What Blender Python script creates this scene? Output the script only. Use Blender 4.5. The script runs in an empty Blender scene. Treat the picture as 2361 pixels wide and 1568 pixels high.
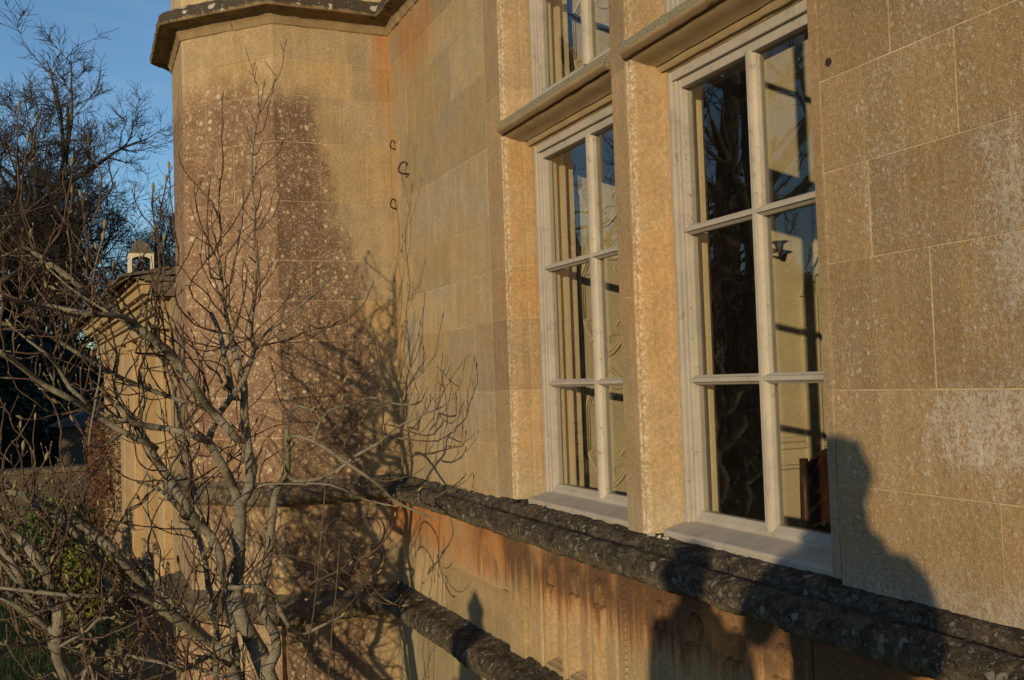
import bpy, bmesh, math, random
from mathutils import Vector, Matrix, Quaternion, noise as mnoise
from mathutils.geometry import tessellate_polygon
random.seed(7)
R = math.radians
scene = bpy.context.scene
COL = scene.collection

# ------------------------------------------------------------------ camera
CAM = Vector((-1.8, 0.0, 2.2)); FPX = 2300.0; W0, H0 = 2361.0, 1568.0
YAW, PITCH, ROLL = R(23.39), R(2.28), R(-1.91)
FWD = Vector((math.sin(YAW)*math.cos(PITCH), math.cos(YAW)*math.cos(PITCH), math.sin(PITCH)))
_rt = Vector((math.cos(YAW), -math.sin(YAW), 0)); _up = _rt.cross(FWD)
RGT = math.cos(ROLL)*_rt + math.sin(ROLL)*_up
UPV = -math.sin(ROLL)*_rt + math.cos(ROLL)*_up
cd = bpy.data.cameras.new('camera'); cam = bpy.data.objects.new('camera', cd); COL.objects.link(cam)
cd.sensor_width = 36; cd.lens = FPX/W0*36; cd.clip_end = 2000; cd.clip_start = 0.02
cam.matrix_world = Matrix(((RGT.x, UPV.x, -FWD.x, CAM.x), (RGT.y, UPV.y, -FWD.y, CAM.y), (RGT.z, UPV.z, -FWD.z, CAM.z), (0, 0, 0, 1)))
scene.camera = cam
scene.render.resolution_x = 1024; scene.render.resolution_y = 680

# ------------------------------------------------------------------ sky, sun, exposure
SAZ, SEL = R(43.5), R(8.0)                       # where the sunlight travels to
SUN = Vector((math.sin(SAZ)*math.cos(SEL), math.cos(SAZ)*math.cos(SEL), -math.sin(SEL)))
world = bpy.data.worlds.new('World'); scene.world = world; world.use_nodes = True
wn = world.node_tree; wn.nodes.clear()
sky = wn.nodes.new('ShaderNodeTexSky'); sky.sky_type = 'NISHITA'; sky.sun_disc = False
sky.sun_elevation = R(8.0); sky.sun_rotation = SAZ + math.pi
sky.air_density = 1.0; sky.dust_density = 0.1; sky.ozone_density = 3.3
bg = wn.nodes.new('ShaderNodeBackground'); bg.inputs['Strength'].default_value = 0.15
wo = wn.nodes.new('ShaderNodeOutputWorld')
# thin high cirrus, a little paler than the blue
tc = wn.nodes.new('ShaderNodeTexCoord'); mp = wn.nodes.new('ShaderNodeMapping')
mp.inputs['Scale'].default_value = (1.5, 1.5, 9); mp.inputs['Rotation'].default_value = (0.14, 0.1, 0.4)
nz = wn.nodes.new('ShaderNodeTexNoise'); nz.inputs['Scale'].default_value = 2.2; nz.inputs['Detail'].default_value = 7; nz.inputs['Distortion'].default_value = 0.6
rm = wn.nodes.new('ShaderNodeMapRange'); rm.inputs[1].default_value = 0.45; rm.inputs[2].default_value = 0.8; rm.inputs[4].default_value = 0.18
mxs = wn.nodes.new('ShaderNodeMix'); mxs.data_type = 'RGBA'; mxs.inputs[7].default_value = (2.6, 3.0, 3.3, 1)
wn.links.new(tc.outputs['Generated'], mp.inputs['Vector']); wn.links.new(mp.outputs[0], nz.inputs['Vector'])
wn.links.new(nz.outputs[0], rm.inputs[0]); wn.links.new(rm.outputs[0], mxs.inputs[0])
wn.links.new(sky.outputs[0], mxs.inputs[6]); wn.links.new(mxs.outputs[2], bg.inputs[0]); wn.links.new(bg.outputs[0], wo.inputs[0])
sl = bpy.data.lights.new('sun', 'SUN'); sl.energy = 3.6; sl.angle = R(0.53); sl.color = (1.0, 0.76, 0.45)
so = bpy.data.objects.new('sun', sl); COL.objects.link(so); so.location = (-10, -10, 8)
so.rotation_euler = SUN.to_track_quat('-Z', 'Y').to_euler()
scene.view_settings.view_transform = 'Standard'; scene.view_settings.look = 'None'
scene.view_settings.exposure = 0.16; scene.view_settings.gamma = 1.0; scene.view_settings.use_curve_mapping = False
try:
    scene.cycles.max_bounces = 8; scene.cycles.transparent_max_bounces = 16
except Exception: pass

# ------------------------------------------------------------------ helpers
def at(px, py, depth):                           # a point of the place at a given distance ahead
    return CAM + depth*(FWD + RGT*((px-W0/2)/FPX) - UPV*((py-H0/2)/FPX))
def onx(px, py, x=0.0):
    r = FWD + RGT*((px-W0/2)/FPX) - UPV*((py-H0/2)/FPX); return CAM + r*((x-CAM.x)/r.x)
def tag(o, label=None, cat=None, group=None, kind=None):
    if label: o['label'] = label
    if cat: o['category'] = cat
    if group: o['group'] = group
    if kind: o['kind'] = kind
    return o
def empty(name, loc=(0, 0, 0), rz=0.0):
    o = bpy.data.objects.new(name, None); COL.objects.link(o); o.location = loc; o.rotation_euler = (0, 0, rz); o.empty_display_size = .1
    return o
def wmat(o):
    return o.matrix_basis.copy() if o.parent is None else wmat(o.parent) @ o.matrix_parent_inverse @ o.matrix_basis
def setparent(o, p):
    o.parent = p
    if p is not None: o.matrix_parent_inverse = wmat(p).inverted()
class MB:
    def __init__(s): s.v = []; s.f = []
    def add(s, vs, fs):
        n = len(s.v); s.v += [tuple(a) for a in vs]; s.f += [tuple(i+n for i in f) for f in fs]; return s
    def box(s, x0, x1, y0, y1, z0, z1):
        if x0 > x1: x0, x1 = x1, x0
        if y0 > y1: y0, y1 = y1, y0
        if z0 > z1: z0, z1 = z1, z0
        v = [(x, y, z) for z in (z0, z1) for y in (y0, y1) for x in (x0, x1)]
        return s.add(v, [(0, 2, 3, 1), (4, 5, 7, 6), (0, 1, 5, 4), (2, 6, 7, 3), (0, 4, 6, 2), (1, 3, 7, 5)])
    def prism(s, poly, fn, h0, h1, caps=True):   # poly of (a,b), fn(a,b,h)->xyz
        n = len(poly); v = [fn(a, b, h0) for a, b in poly]+[fn(a, b, h1) for a, b in poly]
        f = [(i, (i+1) % n, n+(i+1) % n, n+i) for i in range(n)]
        s.add(v, f)
        if caps:
            t = tessellate_polygon([[Vector((a, b, 0)) for a, b in poly]])
            s.add(v[:n], t); s.add(v[n:], [tuple(reversed(q)) for q in t])
        return s
    def strip(s, rows, closed=False):            # rows: list of lists of points, same length
        m = len(rows[0]); v = [p for r in rows for p in r]; f = []
        for i in range(len(rows)-1):
            for j in range(m if closed else m-1):
                k = (j+1) % m
                f.append((i*m+j, i*m+k, (i+1)*m+k, (i+1)*m+j))
        return s.add(v, f)
    def tube(s, pts, rads, n=8, caps=True, wob=0.0):
        rows = []; pts = [Vector(p) for p in pts]
        prev = None
        for i, p in enumerate(pts):
            a = pts[min(i+1, len(pts)-1)]-pts[max(i-1, 0)]
            if a.length < 1e-9: a = Vector((0, 0, 1))
            a.normalize()
            if prev is None:
                u = a.orthogonal().normalized()
            else:
                u = prev-a*prev.dot(a)
                u = u.normalized() if u.length > 1e-6 else a.orthogonal().normalized()
            prev = u; w = a.cross(u); r = rads[i]
            rows.append([p+(u*math.cos(2*math.pi*k/n)+w*math.sin(2*math.pi*k/n))*r*(1+(wob*mnoise.noise(p*18+Vector((k*1.7, 0, 0))) if wob else 0)) for k in range(n)])
        b = len(s.v); s.strip(rows, True)
        if caps:
            s.f.append(tuple(b+k for k in reversed(range(n)))); e = len(s.v)-n; s.f.append(tuple(e+k for k in range(n)))
        return s
    def mesh(s, name, mat=None, smooth=False, fix=True):
        me = bpy.data.meshes.new(name); me.from_pydata(s.v, [], s.f)
        if fix:
            bm = bmesh.new(); bm.from_mesh(me); bmesh.ops.recalc_face_normals(bm, faces=bm.faces); bm.to_mesh(me); bm.free()
        if smooth: me.polygons.foreach_set('use_smooth', [True]*len(me.polygons))
        if mat: me.materials.append(mat)
        me.update(); return me
    def build(s, name, mat=None, parent=None, smooth=False, fix=True, bevel=0, auto=None):
        me = s.mesh(name, mat, smooth or auto is not None, fix)
        o = bpy.data.objects.new(name, me); COL.objects.link(o)
        if parent is not None: setparent(o, parent)
        if auto is not None:
            try: me.set_sharp_from_angle(angle=R(auto))
            except Exception: pass
        if bevel:
            b = o.modifiers.new('bevel', 'BEVEL'); b.width = bevel; b.segments = 2; b.limit_method = 'ANGLE'
        return o
def catmull(pts, step):
    out = []; n = len(pts)
    for i in range(n-1):
        p0 = pts[max(i-1, 0)]; p1 = pts[i]; p2 = pts[i+1]; p3 = pts[min(i+2, n-1)]
        L = (Vector(p2[:3])-Vector(p1[:3])).length; k = max(1, int(L/step))
        for j in range(k):
            t = j/k
            out.append(tuple(0.5*((2*b)+(-a+c)*t+(2*a-5*b+4*c-d)*t*t+(-a+3*b-3*c+d)*t**3) for a, b, c, d in zip(p0, p1, p2, p3)))
    out.append(tuple(pts[-1])); return out

# ------------------------------------------------------------------ materials
class NT:
    def __init__(s, name, rough=0.9):
        s.m = bpy.data.materials.new(name); s.m.use_nodes = True; s.t = s.m.node_tree; s.N = s.t.nodes
        s.b = s.N['Principled BSDF']; s.b.inputs['Roughness'].default_value = rough
        try: s.b.inputs['Specular IOR Level'].default_value = 0.25
        except Exception: pass
        s._pos = None
    def L(s, a, b): s.t.links.new(a, b)
    def put(s, sock, v):
        if hasattr(v, 'is_linked') or isinstance(v, bpy.types.NodeSocket): s.L(v, sock)
        elif isinstance(v, (tuple, list)) and sock.type == 'RGBA': sock.default_value = (v[0], v[1], v[2], 1)
        else: sock.default_value = v
    def math(s, op, a, b=None, c=None, clamp=False):
        n = s.N.new('ShaderNodeMath'); n.operation = op; n.use_clamp = clamp
        for i, v in enumerate((a, b, c)):
            if v is not None: s.put(n.inputs[i], v)
        return n.outputs[0]
    def mul(s, a, b): return s.math('MULTIPLY', a, b)
    def addm(s, a, b): return s.math('ADD', a, b)
    def sub(s, a, b): return s.math('SUBTRACT', a, b)
    def ss(s, v, lo, hi, o0=0.0, o1=1.0, smooth=True):
        n = s.N.new('ShaderNodeMapRange'); n.interpolation_type = 'SMOOTHSTEP' if smooth else 'LINEAR'
        s.put(n.inputs[0], v)
        for i, x in zip((1, 2, 3, 4), (lo, hi, o0, o1)): s.put(n.inputs[i], x)
        return n.outputs[0]
    def mix(s, f, a, b, mode='MIX'):
        n = s.N.new('ShaderNodeMix'); n.data_type = 'RGBA'; n.blend_type = mode
        s.put(n.inputs[0], f); s.put(n.inputs[6], a); s.put(n.inputs[7], b); return n.outputs[2]
    def pos(s):
        if s._pos is None:
            g = s.N.new('ShaderNodeNewGeometry'); s._pos = g.outputs['Position']; x = s.N.new('ShaderNodeSeparateXYZ'); s.L(s._pos, x.inputs[0])
            s.x, s.y, s.z = x.outputs; s.geo = g
        return s._pos
    def scaled(s, v, sc):
        n = s.N.new('ShaderNodeVectorMath'); n.operation = 'MULTIPLY'; s.L(v, n.inputs[0]); n.inputs[1].default_value = sc; return n.outputs[0]
    def noise(s, scale, detail=4, vec=None, rough=0.6, dist=0.0, col=False):
        n = s.N.new('ShaderNodeTexNoise'); s.L(vec or s.pos(), n.inputs['Vector']); n.inputs['Scale'].default_value = scale
        n.inputs['Detail'].default_value = detail; n.inputs['Roughness'].default_value = rough; n.inputs['Distortion'].default_value = dist
        return n.outputs[1] if col else n.outputs[0]
    def voro(s, scale, vec=None, feature='F1', rnd=1.0):
        n = s.N.new('ShaderNodeTexVoronoi'); n.feature = feature; s.L(vec or s.pos(), n.inputs['Vector']); n.inputs['Scale'].default_value = scale
        n.inputs['Randomness'].default_value = rnd
        return n
    def bump(s, h, strength=0.5, dist=0.005, prev=None):
        n = s.N.new('ShaderNodeBump'); n.inputs['Strength'].default_value = strength; n.inputs['Distance'].default_value = dist
        s.L(h, n.inputs['Height'])
        if prev is not None: s.L(prev, n.inputs['Normal'])
        return n.outputs[0]
    def out(s, col=None, nrm=None, rough=None):
        if col is not None: s.put(s.b.inputs['Base Color'], col)
        if nrm is not None: s.L(nrm, s.b.inputs['Normal'])
        if rough is not None: s.put(s.b.inputs['Roughness'], rough)
        return s.m
    def rand(s):
        n = s.N.new('ShaderNodeObjectInfo'); return n.outputs['Random']
    def sepc(s, c):
        n = s.N.new('ShaderNodeSeparateColor'); s.L(c, n.inputs[0]); return n.outputs

def spots(g, vec, scale, radius, density_mask, hard=0.06, ring=False):
    """round lichen thalli: cells of a jittered grid, some of them filled"""
    wn_ = g.noise(scale*1.6, 1, vec, col=True)
    ad = g.N.new('ShaderNodeVectorMath'); ad.operation = 'MULTIPLY_ADD'; g.L(wn_, ad.inputs[0]); ad.inputs[1].default_value = (.35/scale,)*3; g.L(vec, ad.inputs[2])
    v = g.voro(scale, ad.outputs[0]); d = v.outputs['Distance']; c = g.sepc(v.outputs['Color'])
    rad = g.mul(g.addm(g.mul(c[1], 0.75), 0.25), radius)
    disc = g.ss(g.sub(d, rad), hard, -hard)
    if ring:
        inner = g.ss(g.sub(d, g.mul(rad, 0.62)), -hard, hard)
        disc = g.mul(disc, g.addm(g.mul(inner, 0.75), 0.25))
    pick = g.ss(g.sub(density_mask, c[0]), -0.02, 0.02)
    return g.mul(disc, pick)

STONE = [(0.43, 0.31, 0.16), (0.36, 0.28, 0.17), (0.46, 0.32, 0.145), (0.36, 0.262, 0.145)]
def stone_material(name, zone):
    g = NT(name, 0.93); p = g.pos(); r = g.rand()
    n1 = g.noise(2.3, 4, rough=0.65); n2 = g.noise(9, 4, rough=0.7); nf = g.noise(230, 3, rough=0.75); nm = g.noise(70, 3, rough=0.75)
    streak = g.noise(1.0, 6, g.scaled(p, (26, 26, 1.6)), rough=0.65)
    c = g.mix(g.ss(r, .1, .9), STONE[1], STONE[0])
    c = g.mix(g.ss(g.math('FRACT', g.mul(r, 7.3)), .55, .9, 0, .75), c, STONE[2])
    c = g.mix(g.ss(g.math('FRACT', g.mul(r, 13.1)), .6, .95, 0, .55), c, STONE[3])
    c = g.mix(g.ss(n1, .42, .68, 0, .4), c, (0.285, 0.235, 0.165))
    c = g.mix(g.ss(n2, .5, .75, 0, .35), c, (0.42, 0.30, 0.155))
    c = g.mix(g.ss(streak, .5, .75, 0, .4), c, (0.47, 0.36, 0.22)); c = g.mix(g.ss(g.noise(1.0, 5, g.scaled(p, (60, 60, 5)), rough=.7), .55, .75, 0, .35), c, (0.24, 0.185, 0.115))
    bh = g.addm(g.mul(nf, 0.5), g.mul(nm, 0.8)); sp = None
    if zone == 'right':
        c = g.mix(g.ss(n2, .35, .7, .4, .85), c, (0.285, 0.18, 0.08)); c = g.mix(g.ss(g.noise(1.7, 3), .5, .64, 0, .4), c, (0.235, 0.18, 0.115))
        big = g.noise(3.1, 5, rough=0.7)
        m = g.addm(g.ss(big, .46, .66, 0.12, 0.95), g.mul(g.ss(g.y, 2.0, 1.3), g.ss(g.z, 1.5, 2.2, .1, .22)))
        s1 = spots(g, p, 62, 0.40, g.mul(m, .5), .14); s2 = spots(g, p, 110, 0.42, g.mul(m, .9), .14, True); s3 = spots(g, p, 210, .4, g.addm(g.mul(m, .5), .10), .15)
        rag = g.noise(85, 4, rough=.85)
        cl = g.mul(g.ss(g.addm(rag, g.mul(g.sub(g.noise(13, 4, rough=.75), .5), .55)), .53, .63), g.ss(g.addm(big, g.mul(g.ss(g.y, 1.85, 1.4), .10)), .54, .68))
        z1 = g.mul(g.ss(g.y, 1.86, 1.62), g.mul(g.ss(g.z, 1.90, 2.02), g.ss(g.z, 2.185, 2.13))); z2 = g.mul(g.ss(g.y, 1.66, 1.5), g.mul(g.ss(g.z, 2.2, 2.4), g.ss(g.z, 2.85, 2.6)))
        zn = g.math('MAXIMUM', z1, g.mul(z2, .85))
        cl2 = g.mul(g.ss(g.addm(g.addm(rag, g.mul(g.sub(g.noise(19, 4, g.scaled(p, (1, 1, .6)), rough=.7), .5), .6)), g.mul(zn, .2)), .62, .68), g.ss(zn, .05, .4)); cl = g.math('MAXIMUM', cl, cl2)
        sp = g.mul(g.math('MAXIMUM', g.math('MAXIMUM', s1, s2), g.math('MAXIMUM', s3, cl)), g.ss(rag, .3, .5, .35, 1.0))
        c = g.mix(g.mul(sp, .8), c, (0.46, 0.41, 0.335))
        dk = spots(g, p, 21, .3, 0.2, .25); c = g.mix(g.mul(g.mul(dk, g.ss(g.noise(60, 3), .4, .6)), .35), c, (0.11, 0.085, 0.06))
        c = g.mix(g.mul(g.ss(g.z, 1.78, 1.62), g.ss(nm, .3, .62)), c, (0.33, 0.30, 0.24))
    elif zone == 'turret':
        lim = g.addm(0.08, g.mul(g.math('MAXIMUM', g.sub(g.z, 2.45), 0.0), 0.24))
        d = g.sub(g.mul(g.x, -1.0), lim)
        d = g.addm(d, g.mul(g.sub(n1, .5), .55))
        d = g.addm(d, g.mul(g.sub(g.noise(14, 5), .5), .25))
        red = g.mul(g.ss(d, 0.0, .16), g.ss(g.addm(g.z, g.mul(g.sub(n1, .5), .7)), 4.16, 3.9))
        low = g.ss(g.z, 1.55, 1.45)                       # below the string course: blotchy only
        red = g.mul(red, g.sub(1.0, g.mul(low, g.ss(g.noise(4.5, 4), .48, .56, .1, .8))))
        c = g.mix(g.mul(red, .88), c, g.mix(g.ss(n2, .35, .65), (0.185, 0.098, 0.062), (0.27, 0.165, 0.098)))
        dots = g.ss(g.addm(g.noise(120, 3, rough=.8), g.mul(g.sub(n2, .5), .5)), .54, .66); c = g.mix(g.mul(g.mul(dots, red), .75), c, (0.075, 0.055, 0.042))
        rf_ = g.mul(g.mul(red, g.ss(g.x, -.735, -.71)), g.ss(g.addm(g.x, g.mul(g.sub(n2, .5), .6)), -.1, -.6, .15, 1.0)); c = g.mix(g.mul(rf_, .5), c, (0.10, 0.068, 0.046))  # dark lichen plus painted shade: sets this facet off from its sunnier neighbour
        dm = g.mul(g.addm(red, 0.02), g.ss(n2, .3, .62, .4, 1.0))
        s1 = spots(g, p, 19, .30, g.mul(dm, .42), .06); s2 = spots(g, p, 34, .4, dm, .07, True); s3 = spots(g, p, 80, .42, g.mul(dm, 1.0), .1, True)
        sp = g.math('MAXIMUM', g.math('MAXIMUM', s1, g.mul(s2, .85)), g.mul(s3, .75))
        c = g.mix(g.mul(sp, .9), c, (0.56, 0.46, 0.31))
        yl = spots(g, g.scaled(p, (1.01, .97, 1.03)), 19, .25, g.mul(red, .12), .08); c = g.mix(g.mul(yl, .6), c, (0.40, 0.24, 0.05))
        # iron-rich orange bleeding down the inner corner
        oc = g.mul(g.ss(g.x, -.17, -.01), g.ss(g.addm(g.z, g.mul(n2, .5)), 3.9, 4.4)); c = g.mix(g.mul(oc, .75), c, (0.44, 0.19, 0.05))
        oc2 = g.mul(g.ss(g.x, -.12, -.01), g.mul(g.ss(g.z, 1.2, 1.4), g.ss(g.z, 1.62, 1.5))); c = g.mix(g.mul(oc2, .8), c, (0.45, 0.18, 0.045))
    else:
        tr = spots(g, p, 85, .34, 0.16, .14); c = g.mix(g.mul(tr, .65), c, (0.56, 0.47, 0.33))
        if zone in ('wall', 'jamb'):
            a = g.mul(g.ss(g.y, 5.75, 5.92), g.ss(n1, .2, .6, .4, 1)); c = g.mix(g.mul(a, .6), c, (0.45, 0.25, 0.08))
            a = g.mul(g.ss(g.addm(g.z, g.mul(g.sub(n2, .5), .5)), 3.9, 4.25), g.mul(g.ss(g.y, 5.0, 5.3), g.ss(g.y, 5.9, 5.6)))
            c = g.mix(g.mul(a, .85), c, (0.45, 0.20, 0.055))
            gy = g.ss(g.addm(g.mul(n1, 1.0), g.mul(streak, .3)), .6, .8); c = g.mix(g.mul(gy, .5), c, (0.30, 0.26, 0.20))
        if zone == 'jamb':
            c = g.mix(.55, c, (0.375, 0.25, 0.122))
            a = g.mul(g.ss(g.noise(2.8, 4), .4, .65), g.mul(g.ss(g.z, 2.0, 2.5), g.ss(g.z, 3.6, 3.2))); c = g.mix(g.mul(a, .5), c, (0.46, 0.235, 0.075))
            c = g.mix(g.mul(g.ss(g.z, 1.9, 1.66), .7), c, (0.38, 0.31, 0.20))
            wl = g.mul(g.ss(g.noise(70, 4, rough=.8), .46, .58), g.mul(g.ss(g.x, .022, .008), g.ss(g.x, .001, .006))); c = g.mix(g.mul(wl, .75), c, (0.55, 0.48, 0.36)); c = g.mix(g.mul(g.ss(g.x, .006, .001), .4), c, (0.25, 0.195, 0.125))
        if zone == 'dado':
            c = g.mix(.5, c, (0.48, 0.335, 0.17))
            top = g.addm(g.z, g.mul(g.sub(streak, .5), .45))
            a = g.mul(g.ss(top, 1.16, 1.36), g.ss(n1, .3, .6, .25, 1.0)); c = g.mix(g.mul(a, .9), c, (0.42, 0.165, 0.04))
            b = g.mul(g.ss(g.addm(g.z, g.mul(g.sub(streak, .5), .6)), 1.20, 1.40), g.mul(g.ss(g.y, 4.9, 4.5), g.ss(g.noise(2.1, 3), .34, .52))); c = g.mix(g.mul(b, .9), c, (0.115, 0.062, 0.033))
            d = g.mul(g.ss(g.z, 1.02, .9), g.ss(nm, .35, .65)); c = g.mix(g.mul(d, .6), c, (0.17, 0.13, 0.085))
            gr = g.mul(g.ss(g.z, 1.1, .95), g.ss(g.y, 3.7, 4.6)); c = g.mix(g.mul(gr, .5), c, (0.33, 0.29, 0.17))
        if zone == 'plinth':
            c = g.mix(.5, c, (0.36, 0.32, 0.19)); a = g.ss(streak, .45, .7); c = g.mix(g.mul(a, .5), c, (0.26, 0.22, 0.12))
    # uneven weathering at several scales
    val = g.mul(g.ss(n2, .36, .66, .93, 1.06), g.ss(nm, .34, .66, .86, 1.10)); val = g.mul(val, g.ss(n1, .38, .64, .92, 1.06)); val = g.mul(val, g.ss(streak, .36, .66, .94, 1.05))
    val = g.mul(val, g.ss(g.math('FRACT', g.mul(r, 29.7)), 0, 1, *((.95, 1.04) if zone == 'turret' else (.86, 1.1))))
    c = g.mix(1.0, c, val, 'MULTIPLY')
    # fine grain and pitting
    c = g.mix(g.ss(nf, .32, .66, .45, 0), c, g.mix(.6, c, (0, 0, 0)))
    c = g.mix(g.ss(g.noise(320, 3, rough=.8), .56, .72, 0, .4), c, (0.62, 0.50, 0.33))
    c = g.mix(g.ss(nm, .55, .8, 0, .25), c, (0.52, 0.42, 0.27))
    # worn dark speckle
    c = g.mix(g.ss(g.noise(75, 3, rough=.8), .62, .70, 0, .5), c, (0.13, 0.092, 0.055))
    nb = g.bump(bh, .65, .006)
    nb = g.bump(g.noise(7, 4), .35, .02, nb)
    if sp is not None: nb = g.bump(sp, .35, .003, nb)
    return g.out(c, nb)

def crust_material(name, pale=0.5, stone=0.0):
    g = NT(name, 0.95); p = g.pos()
    n = g.noise(16, 7, rough=.75); n2 = g.noise(5, 5, rough=.7); f = g.noise(110, 5, rough=.8)
    c = g.mix(g.ss(g.addm(g.mul(n, .6), g.mul(f, .4)), .38, .62), (0.028, 0.024, 0.018), (0.21, 0.165, 0.105))
    c = g.mix(g.mul(g.ss(n2, .5, .7), .5), c, (0.15, 0.12, 0.07))
    if stone: c = g.mix(g.ss(g.noise(6, 4, rough=.7), .3, .52, .25*stone, stone), c, g.mix(f, (0.20, 0.15, 0.09), (0.33, 0.25, 0.15)))
    nd = g.N.new('ShaderNodeSeparateXYZ'); g.L(g.geo.outputs['Normal'], nd.inputs[0])
    under = g.ss(nd.outputs[2], .25, -.6); c = g.mix(g.mul(under, .75), c, g.mix(f, (0.19, 0.155, 0.09), (0.36, 0.29, 0.16)))
    m = g.mul(g.ss(g.noise(7, 4, rough=.75), .43, .58), pale)
    s1 = spots(g, p, 30, .42, m, .1); s2 = spots(g, p, 70, .42, g.mul(m, 1.2), .12, True)
    cl = g.mul(g.ss(f, .48, .58), g.ss(g.noise(22, 4, rough=.7), .47, .56)); sp = g.math('MAXIMUM', g.math('MAXIMUM', s1, s2), g.mul(cl, pale))
    c = g.mix(g.mul(sp, .85), c, g.mix(f, (0.26, 0.245, 0.215), (0.52, 0.48, 0.41)))
    y = spots(g, p, 14, .3, .1, .1); c = g.mix(g.mul(y, .55), c, (0.36, 0.25, 0.07))
    ms = g.mul(g.ss(g.noise(9, 4), .55, .7), g.ss(nd.outputs[2], .5, .95)); c = g.mix(g.mul(ms, .6), c, (0.14, 0.14, 0.045))
    nb = g.bump(g.addm(g.mul(f, .8), n), 1.0, .03); nb = g.bump(sp, .5, .004, nb)
    return g.out(c, nb)

def simple(name, c1, c2, scale=8, rough=.8, bump=.3, dist=.004, fine=None, stretch=None):
    g = NT(name, rough); v = g.scaled(g.pos(), stretch) if stretch else g.pos()
    n = g.noise(scale, 6, v, rough=.7); f = g.noise(fine or scale*9, 4, v)
    c = g.mix(g.ss(n, .3, .7), c1, c2); c = g.mix(g.ss(f, .35, .7, .25, 0), c, g.mix(.5, c, (0, 0, 0)))
    return g.out(c, g.bump(g.addm(n, g.mul(f, .6)), bump, dist))

MAT = {}
MAT['wall'] = stone_material('ashlar limestone', 'wall')
MAT['right'] = stone_material('lichened ashlar limestone', 'right')
MAT['turret'] = stone_material('red-brown lichened limestone', 'turret')
MAT['jamb'] = stone_material('moulded limestone', 'jamb')
MAT['dado'] = stone_material('iron-stained limestone', 'dado')
MAT['plinth'] = stone_material('greenish limestone', 'plinth')
MAT['crust'] = crust_material('lichen-crusted stone', .75)
MAT['crust3'] = crust_material('partly bare crusted stone', .6, .85)
MAT['crust2'] = crust_material('black weathered stone', .4)
MAT['mortar'] = simple('lime mortar', (0.54, 0.42, 0.25), (0.34, 0.255, 0.145), 6, .95, .3, .002, 140)
def transom_mat():
    g = NT('mossy transom stone', .93); n = g.noise(10, 6, rough=.7); f = g.noise(150, 4, rough=.8); g.pos()
    nd = g.N.new('ShaderNodeSeparateXYZ'); g.L(g.geo.outputs['Normal'], nd.inputs[0])
    c = g.mix(g.ss(n, .3, .7), (0.32, 0.23, 0.12), (0.40, 0.30, 0.165))
    up = g.ss(nd.outputs[2], -.5, .0)
    c = g.mix(up, c, g.mix(g.ss(f, .4, .6), (0.12, 0.105, 0.06), (0.30, 0.28, 0.20)))
    ms = g.mul(up, g.ss(g.noise(3.3, 3), .5, .62)); c = g.mix(g.mul(ms, .75), c, (0.26, 0.23, 0.05))
    rs = g.mul(g.ss(g.z, 3.345, 3.335), g.ss(g.z, 3.315, 3.325)); c = g.mix(g.mul(rs, .5), c, (0.16, 0.09, 0.05))
    c = g.mix(g.ss(g.noise(40, 4, rough=.8), .62, .72, 0, .5), c, (0.09, 0.07, 0.045))
    return g.out(c, g.bump(g.addm(f, n), .6, .006))
MAT['transom'] = transom_mat()
def paint_mat():
    g = NT('weathered cream paint', .55); p = g.pos(); n = g.noise(6, 5, rough=.7); v = g.voro(60, g.scaled(p, (1, 1, .6)), 'DISTANCE_TO_EDGE')
    cr = g.mul(g.ss(v.outputs[0], .022, .0), g.ss(g.noise(9, 3), .57, .66))
    c = g.mix(g.ss(n, .35, .7), (0.375, 0.34, 0.285), (0.31, 0.28, 0.235)); c = g.mix(g.mul(cr, .45), c, (0.15, 0.12, 0.09))
    pe = g.ss(g.noise(26, 4, rough=.8), .63, .67); c = g.mix(g.mul(pe, .8), c, (0.26, 0.215, 0.155))
    dirt = g.addm(g.ss(g.noise(90, 4, rough=.8), .56, .72, 0, .4), g.ss(g.noise(1.0, 4, g.scaled(p, (40, 40, 4)), rough=.7), .55, .75, 0, .3)); c = g.mix(dirt, c, (0.16, 0.13, 0.1))
    h = g.sub(g.mul(g.noise(30, 4), .4), g.addm(g.mul(cr, 1.0), g.mul(pe, .8))); return g.out(c, g.bump(h, .7, .003))
MAT['paint'] = paint_mat()
def glass_mat():
    g = NT('old window glass', .02); t = g.t; N = g.N; N.remove(g.b)
    tr = N.new('ShaderNodeBsdfTransparent'); tr.inputs[0].default_value = (.93, .94, .92, 1)
    gl = N.new('ShaderNodeBsdfGlossy'); gl.inputs['Roughness'].default_value = .004; gl.inputs[0].default_value = (1, 1, 1, 1)
    fr = N.new('ShaderNodeFresnel'); g.pos(); g.L(g.sub(1.5, g.mul(g.geo.outputs['Backfacing'], 1.5-1/1.5)), fr.inputs[0])
    h = g.noise(5.5, 3, g.scaled(g.pos(), (1, 1, .6)), rough=.5); nb = g.bump(h, .05, .004); g.L(nb, gl.inputs['Normal'])
    df = N.new('ShaderNodeBsdfDiffuse'); df.inputs[0].default_value = (.35, .32, .28, 1)
    dust = g.ss(g.noise(12, 6, rough=.8, dist=1.5), .5, .8, 0.006, .035)
    m0 = N.new('ShaderNodeMixShader'); g.L(dust, m0.inputs[0]); g.L(tr.outputs[0], m0.inputs[1]); g.L(df.outputs[0], m0.inputs[2])
    m = N.new('ShaderNodeMixShader'); g.L(fr.outputs[0], m.inputs[0]); g.L(m0.outputs[0], m.inputs[1]); g.L(gl.outputs[0], m.inputs[2])
    g.L(m.outputs[0], N['Material Output'].inputs[0]); return g.m
MAT['glass'] = glass_mat()
MAT['iron'] = simple('rusty black iron', (0.02, 0.015, 0.012), (0.06, 0.032, 0.02), 40, .7)
MAT['inner'] = simple('pale interior limestone', (0.52, 0.435, 0.285), (0.45, 0.37, 0.24), 5, .9, .25, .004, 60)
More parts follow.
